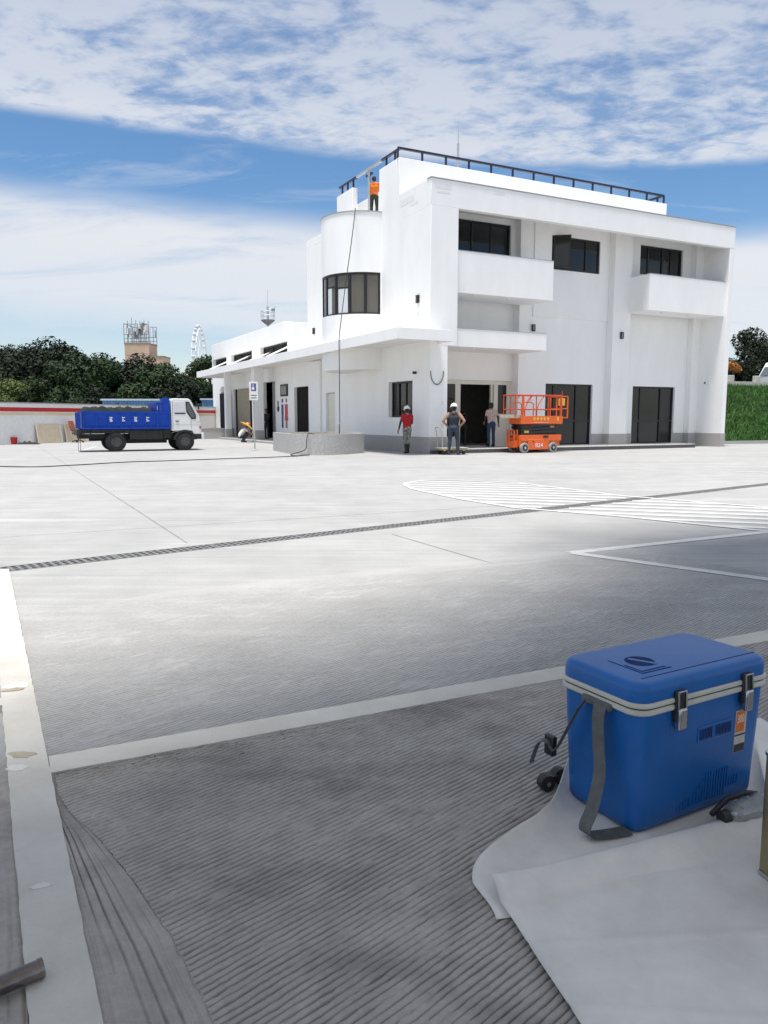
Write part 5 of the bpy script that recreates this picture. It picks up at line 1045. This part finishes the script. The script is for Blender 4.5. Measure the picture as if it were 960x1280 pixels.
def make_tree(name, label, loc, H, Rc, n, size, seed, m, group, trunk=.25, base=.25, shape='round', cat='tree'):
    r = random.Random(seed); cent = []; rad = []
    for i in range(int(16 + 4 * Rc)):
        h = r.uniform(base, 1.0); w = math.sin(math.pi * min(1, max(.08, (h - base) / (1 - base) * .85 + .12))) ** .6 if shape == 'round' else (1.12 - h)
        a = r.uniform(0, 2 * math.pi); q = Rc * w * r.uniform(.25, .95); cent.append((q * math.cos(a), q * math.sin(a), h * H - .3)); rad.append(Rc * r.uniform(.2, .42))
    V, F = leaf_cloud(cent, rad, n, size, seed); t = thing(name, label, cat, loc, r.uniform(0, 6), group); raw('crown', V, F, m, t)
    tr_ = MB(); tr_.tube([(0, 0, -.1), (.05 * H * .1, 0, H * .3), (-.03 * H * .1, .05, H * .6), (0, 0, H * .85)], [trunk, trunk * .8, trunk * .5, trunk * .15], 9)
    for i in range(6): a = i * 1.1 + seed; z = H * (.25 + .1 * i); tr_.tube([(0, 0, z), (Rc * .35 * math.cos(a), Rc * .35 * math.sin(a), z + H * .1), (Rc * .7 * math.cos(a), Rc * .7 * math.sin(a), z + H * .17)], [trunk * .4, trunk * .25, trunk * .08], 6)
    tr_.build('trunk', BARK, t); return t
GT = 'trees behind the boundary wall'
specs = [(-12, 446, 62, 4.2, 'D'), (22, 438, 70, 4.6, 'D'), (62, 437, 66, 4.4, 'D'), (104, 447, 64, 4.0, 'M'), (136, 450, 70, 4.2, 'D'), (168, 449, 66, 3.9, 'D'), (196, 464, 63, 3.2, 'M'), (219, 476, 60, 2.6, 'D')]
labs = ['dark evergreen tree at the far end of the white boundary wall', 'tall dark evergreen tree above the plain stretch of boundary wall', 'tall dark tree above the leaning boards on the wall', 'mid green tree above the rear of the dump truck', 'dark tree above the truck tarpaulin, left of the antenna tower', 'dark tree standing in front of the tan antenna tower', 'mid green tree just right of the antenna tower', 'small dark tree above the white truck cab']
for i, ((px, py, Y, Rc, k), lb) in enumerate(zip(specs, labs)):
    p = PX(px, py, Y); make_tree('evergreen_tree', lb, (p.x, Y, 0), p.z, Rc, 15000, .18, 20 + i, {'D': LEAF_D, 'M': LEAF_M, 'L': LEAF_L}[k], GT)
bs = [(10, 480, 56, 2.2, 'L', 'yellowish green shrub over the wall left of the leaning boards'), (45, 476, 57, 2.3, 'M', 'green shrub over the wall above the first leaning board'), (80, 484, 57, 2.0, 'M', 'mid green shrub over the wall beside the truck tailgate'), (118, 480, 58, 2.2, 'D', 'dark shrub over the wall above the tarpaulin'), (158, 484, 61.5, 2.2, 'M', 'mid green shrub above the blue shed'), (184, 484, 62, 2.0, 'L', 'light green shrub above the blue shed beside the truck cab')]
for i, (px, py, Y, Rc, k, lb) in enumerate(bs):
    p = PX(px, py, Y + 3); make_tree('shrub', lb, (p.x, Y + 3, 0), p.z, Rc, 6500, .14, 50 + i, {'D': LEAF_D, 'M': LEAF_M, 'L': LEAF_L}[k], 'shrubs behind the boundary wall', trunk=.1, base=.1, cat='shrub')
for px, py, Y, Rc, m, lb in ((262, 444, 72, 2.6, LEAF_M, 'leafy tree showing above the end of the side canopy'), (243, 462, 78, 1.9, LEAF_L, 'slender light green tree between truck cab and canopy'), (270, 480, 66, 1.8, LEAF_D, 'dark bushy tree under the end of the side canopy')):
    p = PX(px, py, Y); make_tree('garden_tree', lb, (p.x, Y, 0), p.z, Rc, 8000, .16, int(px), m, 'trees beyond the canopy end')

# ------------------------------------------------------------------ far buildings, mast, ferris wheel
TAN = mat('tan_render', (.50, .38, .27), .8, col2=(.44, .32, .23), vscale=.3, detail=6)
def bldg(name, label, px0, px1, ytop, Y, m, depth=8):
    a, b = PX(px0, ytop, Y), PX(px1, ytop, Y); t = thing(name, label, 'building', (a.x, Y, 0)); w = b.x - a.x; MB().box(0, 0, 0, w, depth, a.z).build('wall', m, t); return t, w, a.z
tw, w, h = bldg('antenna_tower', 'tan tower block with a crown of phone antennas', 155.5, 186, 430, 250, TAN, 9)
a2 = PX(203, 446, 250); w2 = a2.x - PX(186, 446, 250).x; MB().box(w + .01, .5, 0, w + w2, 8.5, a2.z).build('lower_block', TAN, tw); MB().box(w + .01, .3, a2.z, w + w2 + .15, 8.6, a2.z + .35).build('cornice', mat('tan_dark', (.25, .18, .13), .8, var=.1), tw)
MB().box(-.1, -.1, h, w + .1, 9.1, h + .4).build('cornice', MATS['tan_dark'], tw)
for i in range(2): MB().box(w + w2 - .02, 2 + i * 3, a2.z - 6, w + w2 + .05, 3.2 + i * 3, a2.z - 4.6).build('window', GLASS, tw)
AF = mat('antenna_frame', (.20, .20, .21), .6, var=.2); fr_ = MB(); ph_ = 6.2
for z in (.6, 1.6, 2.9, ph_): fr_.box(0, -.08, h + z, w, .08, h + z + .16); fr_.box(0, 8.8, h + z, w, 8.96, h + z + .16)
for i in range(8): fr_.box(w * i / 7 - .08, -.08, h + .4, w * i / 7 + .08, .08, h + ph_); fr_.box(w * i / 7 - .08, 8.8, h + .4, w * i / 7 + .08, 8.96, h + ph_)
fr_.box(-.08, -.08, h + ph_ + .16, .08, 8.96, h + ph_ + .3); fr_.build('antenna_frame', AF, tw); rr = random.Random(4)
for i in range(16): x = w * (i + .5) / 16 + rr.uniform(-.15, .15); z0 = h + rr.uniform(2.2, 5.5); MB().box(x - .14, rr.choice((-.4, 4, 8.6)), z0, x + .14, rr.choice((-.2, 4.2, 8.8)) , z0 + rr.uniform(1.6, 2.4)).build('antenna', WHITEP if i % 3 else AF, tw)
for i in range(6): x = w * (.08 + .17 * i); MB().cyl((x, 2, h), (x, 2, h + rr.uniform(7.5, 8.6)), .09, n=6).build('mast', AF, tw)
fb2, w, h = bldg('brick_house', 'low tan brick house with pale roof seen between truck and canopy', 232, 262, 487, 95, mat('house_brick', (.42, .29, .18), .8, col2=(.36, .24, .15), vscale=2), 6); MB().box(-.4, -.5, h, w + .4, 6.5, h + .7).build('roof', mat('pale_roof', (.55, .55, .53), .7, var=.1), fb2)
for i in range(2): f_ = MB().box(.5 + i * 1.3, -.04, h - 1.6, 1.3 + i * 1.3, -.001, h - .5).build('window', FRAME, fb2); MB().box(.58 + i * 1.3, -.06, h - 1.52, 1.22 + i * 1.3, -.041, h - .58).build('pane', GLASS, fb2)
# ferris wheel, seen almost edge-on
FY = 300; hub = PX(250, 455, FY); FR = (455 - 412) / 950 * FY; fwh = thing('ferris_wheel', 'distant white ferris wheel with cabins paled by haze, seen almost edge on', 'ferris wheel', (hub.x, FY, 0), R(94)); FWM = mat('wheel_hazed_white', (.80, .81, .83), .6, var=.05); FWC = mat('cabin_hazed', (.52, .54, .58), .5, var=.2)  # distance haze painted in as paler rim and cabin colours
for y in (-.7, .7):
    for rad_ in (FR, FR * .93): MB().tube([(rad_ * math.cos(2 * math.pi * i / 48), y, hub.z + rad_ * math.sin(2 * math.pi * i / 48)) for i in range(49)], .16, 5).build('rim', FWM, fwh)
MB().cyl((0, -1.4, hub.z), (0, 1.4, hub.z), .8, n=12).build('hub', FWM, fwh)
for i in range(24):
    a = 2 * math.pi * i / 24; MB().cyl((0, (-1) ** i * 1.0, hub.z), (FR * .95 * math.cos(a), (-1) ** i * .7, hub.z + FR * .95 * math.sin(a)), .06, n=5).build('spoke', FWM, fwh)
for i in range(28): a = 2 * math.pi * (i + .5) / 28; MB().ell(((FR + .7) * math.cos(a), 0, hub.z + (FR + .7) * math.sin(a)), (.55, .75, .7), 8, 6).build('cabin', FWC, fwh)
for s_ in (-1, 1):
    for y in (-1.6, 1.6): MB().cyl((s_ * 7, y * 2, 0), (0, y * .8, hub.z), .35, .25, n=6).build('support_leg', FWM, fwh)
# pole with round platform behind the wing
mp = PX(335, 405, 62); mst = thing('lamp_mast', 'tall grey mast with caged platform rising behind the wing roof', 'mast', (mp.x, 62, 0)); zt_ = PX(335, 383, 62).z; zp = PX(335, 401, 62).z
MB().cyl((0, 0, 0), (0, 0, zt_), .14, .09, n=10).build('pole', GALV, mst); MB().cyl((0, 0, zt_), (0, 0, zt_ + 1.3), .015, n=5).build('rod', GALV, mst); MB().lathe([(.10, zp - .35), (.55, zp), (.55, zp + .06), (.1, zp + .06)], 12).build('platform', AF, mst)
cg = MB()
for i in range(8): a = 2 * math.pi * i / 8; cg.cyl((.55 * math.cos(a), .55 * math.sin(a), zp + .06), (.55 * math.cos(a), .55 * math.sin(a), zp + .72), .018, n=5)
for z in (.4, .72): cg.tube([(.55 * math.cos(2 * math.pi * i / 16), .55 * math.sin(2 * math.pi * i / 16), zp + z) for i in range(17)], .02, 5)
cg.build('cage', GALV, mst); MB().tube([(0, 0, zp + .9), (.5, 0, zp + .95), (.62, 0, zp + 1.1), (.85, 0, zp + 1.15)], .03, 6).build('arm', GALV, mst); MB().box(.3, -.12, zp + .75, .55, .12, zp + .95).build('lamp', AF, mst)

# ------------------------------------------------------------------ grassy bank on the right with road on top
GRASS = mat('bank_soil', (.05, .085, .022), .9, var=.35, vscale=2)
sl_ = MB(); base0 = [(15.6, 38.2), (30, 44.5)]; nrm = Vector((-.40, .915)).normalized()
def bank(s, h_): # s along the foot line, h_ 0..1 up the slope
    f = Vector((15.0, 37.2)).lerp(Vector((45, 49.0)), s); q = f + nrm * (4.6 * h_); return (q.x, q.y, 3.05 * (3 * h_ * h_ - 2 * h_ ** 3) * .5 + 3.05 * h_ * .5)
vs_ = [bank(i / 40, j_ / 12) for i in range(41) for j_ in range(13)]; idx = np.arange(41 * 13).reshape(41, 13); tag(raw('grass_bank', np.array(vs_), np.stack([idx[:-1, :-1], idx[1:, :-1], idx[1:, 1:], idx[:-1, 1:]], -1).reshape(-1, 4), GRASS, smooth=True), kind='structure')
tp = [bank(0, 1), bank(1, 1)]; far = [(tp[1][0] - 16, tp[1][1] + 40, 3.05), (tp[0][0] - 16, tp[0][1] + 40, 3.05)]
MB().add([tp[0], tp[1], far[0], far[1]], [(0, 1, 2, 3)]).add([bank(0, 0), tp[0], far[1], (far[1][0], far[1][1], 0)], [(0, 1, 2, 3)]).build('upper_road', mat('upper_asphalt', (.10, .10, .10), .9, var=.2), recalc=False)['kind'] = 'structure'
kb = MB(); kf = [Vector((15.0, 37.2)), Vector((45, 49.0))]; kd = (kf[1] - kf[0]).normalized(); kn2 = Vector((kd.y, -kd.x))
q0, q1 = kf[0] + kn2 * .02, kf[1] + kn2 * .02; kb.prism([tuple(q0), tuple(q1), tuple(q1 + kn2 * .22), tuple(q0 + kn2 * .22)], 0, .14); tag(kb.build('kerb', GRANITE), kind='structure')
r = np.random.default_rng(9); n = 26000; ss = r.uniform(0, .33, n); hh = r.uniform(0, 1.0, n) ; P0 = np.array([bank(a, b) for a, b in zip(ss, hh)]); lean = r.standard_normal((n, 2)) * .10; hb = r.uniform(.10, .28, n); wd = r.uniform(.012, .03, n); an_ = r.uniform(0, 6.28, n); dx = np.stack([np.cos(an_) * wd, np.sin(an_) * wd, np.zeros(n)], 1)
tip = P0 + np.stack([lean[:, 0], lean[:, 1], hb], 1); V = np.stack([P0 - dx, P0 + dx, tip], 1).reshape(-1, 3); tag(raw('bank_grass', V, np.arange(3 * n).reshape(n, 3), mat('grass_blade', (.065, .18, .028), .7, col2=(.03, .09, .014), vscale=1.2, detail=6)), 'thick green grass covering the bank right of the building', 'grass', kind='stuff')
gr_ = thing('guard_rail', 'pale concrete guard rail with square posts on top of the bank', 'guard rail', (0, 0, 0)); b0, b1 = Vector(bank(.02, 1)), Vector(bank(.6, 1)); dd_ = (b1 - b0).normalized(); CONW = mat('pale_concrete_rail', (.50, .49, .44), .8, var=.15)
L_ = (b1 - b0).length; M_ = Matrix.Translation(b0 + Vector((0, .5, 0))) @ Matrix.Rotation(math.atan2(dd_.y, dd_.x), 4, 'Z')
MB(M_).box(0, -.08, .08, L_, .08, .34).build('beam', CONW, gr_)
for i in range(9): MB(M_).box(.6 + i * 2.0, -.13, -.02, .95 + i * 2.0, .13, .68).build('post', CONW, gr_, bevel=.02)
for px, py, Y, Rc, n, m, lb, nm in ((942, 414, 62, 2.6, 5200, LEAF_D, 'ragged dark tree with bare upper twigs behind the guard rail', 'roadside_tree'), (975, 424, 58, 3.0, 6000, LEAF_D, 'broad dark tree behind the white truck on the bank', 'roadside_tree'), (918, 455, 60, 2.2, 4500, LEAF_D, 'low dark tree behind the guard rail beside the building', 'roadside_tree')):
    p = PX(px, py, Y); make_tree(nm, lb, (p.x, Y, 3.0), p.z - 3.0, Rc, n * 2, .12, int(px), m, 'trees along the upper road', base=.05)
p = PX(916, 458, 55.5); V, F = leaf_cloud([(0, 0, 0), (.4, .1, -.2), (-.5, 0, .1)], [.36, .3, .36], 700, .08, 5); ft_ = thing('flowering_shrub', 'orange flowering shrub peeping out beside the building corner', 'shrub', (p.x, 55.5, 3.0)); o = raw('crown', V + np.array([0, 0, p.z - 3.0]), F, mat('orange_flower', (.55, .26, .03), .7, col2=(.30, .07, .04), vscale=3), ft_); MB().tube([(0, 0, 0), (.1, 0, (p.z - 3) * .5), (0, 0, p.z - 3.0)], .06, 6).build('trunk', BARK, ft_)
tp_ = PX(962, 480, 49); wt = thing('white_van', 'white van cab parked behind the guard rail on the bank', 'van', (tp_.x + 1.35, 50.5, 3.05), R(25))
xz_prism(MB(), [(-.9, .3), (-.95, .9), (-.5, 1.55), (-.3, 1.85), (2.6, 1.95), (2.7, .3)], -.85, .85).build('body', TW, wt, bevel=.06, seg=3); xz_prism(MB(), [(-.75, .95), (-.42, 1.5), (-.22, 1.6), (.5, 1.62), (.5, .95)], -.875, -.852).build('side_window', TGL, wt)
MB().add([(-.97, -.7, .98), (-.97, .7, .98), (-.53, .7, 1.56), (-.53, -.7, 1.56)], [(0, 1, 2, 3)]).build('windscreen', TGL, wt)
for x in (-.35, 2.0): 
    for y in (-.8, .8): MB().lathe([(.15, -.1), (.32, -.1), (.33, .1), (.15, .1)], 18, (x, y, .33), 'Y').build('wheel', RUB, wt, smooth=True)
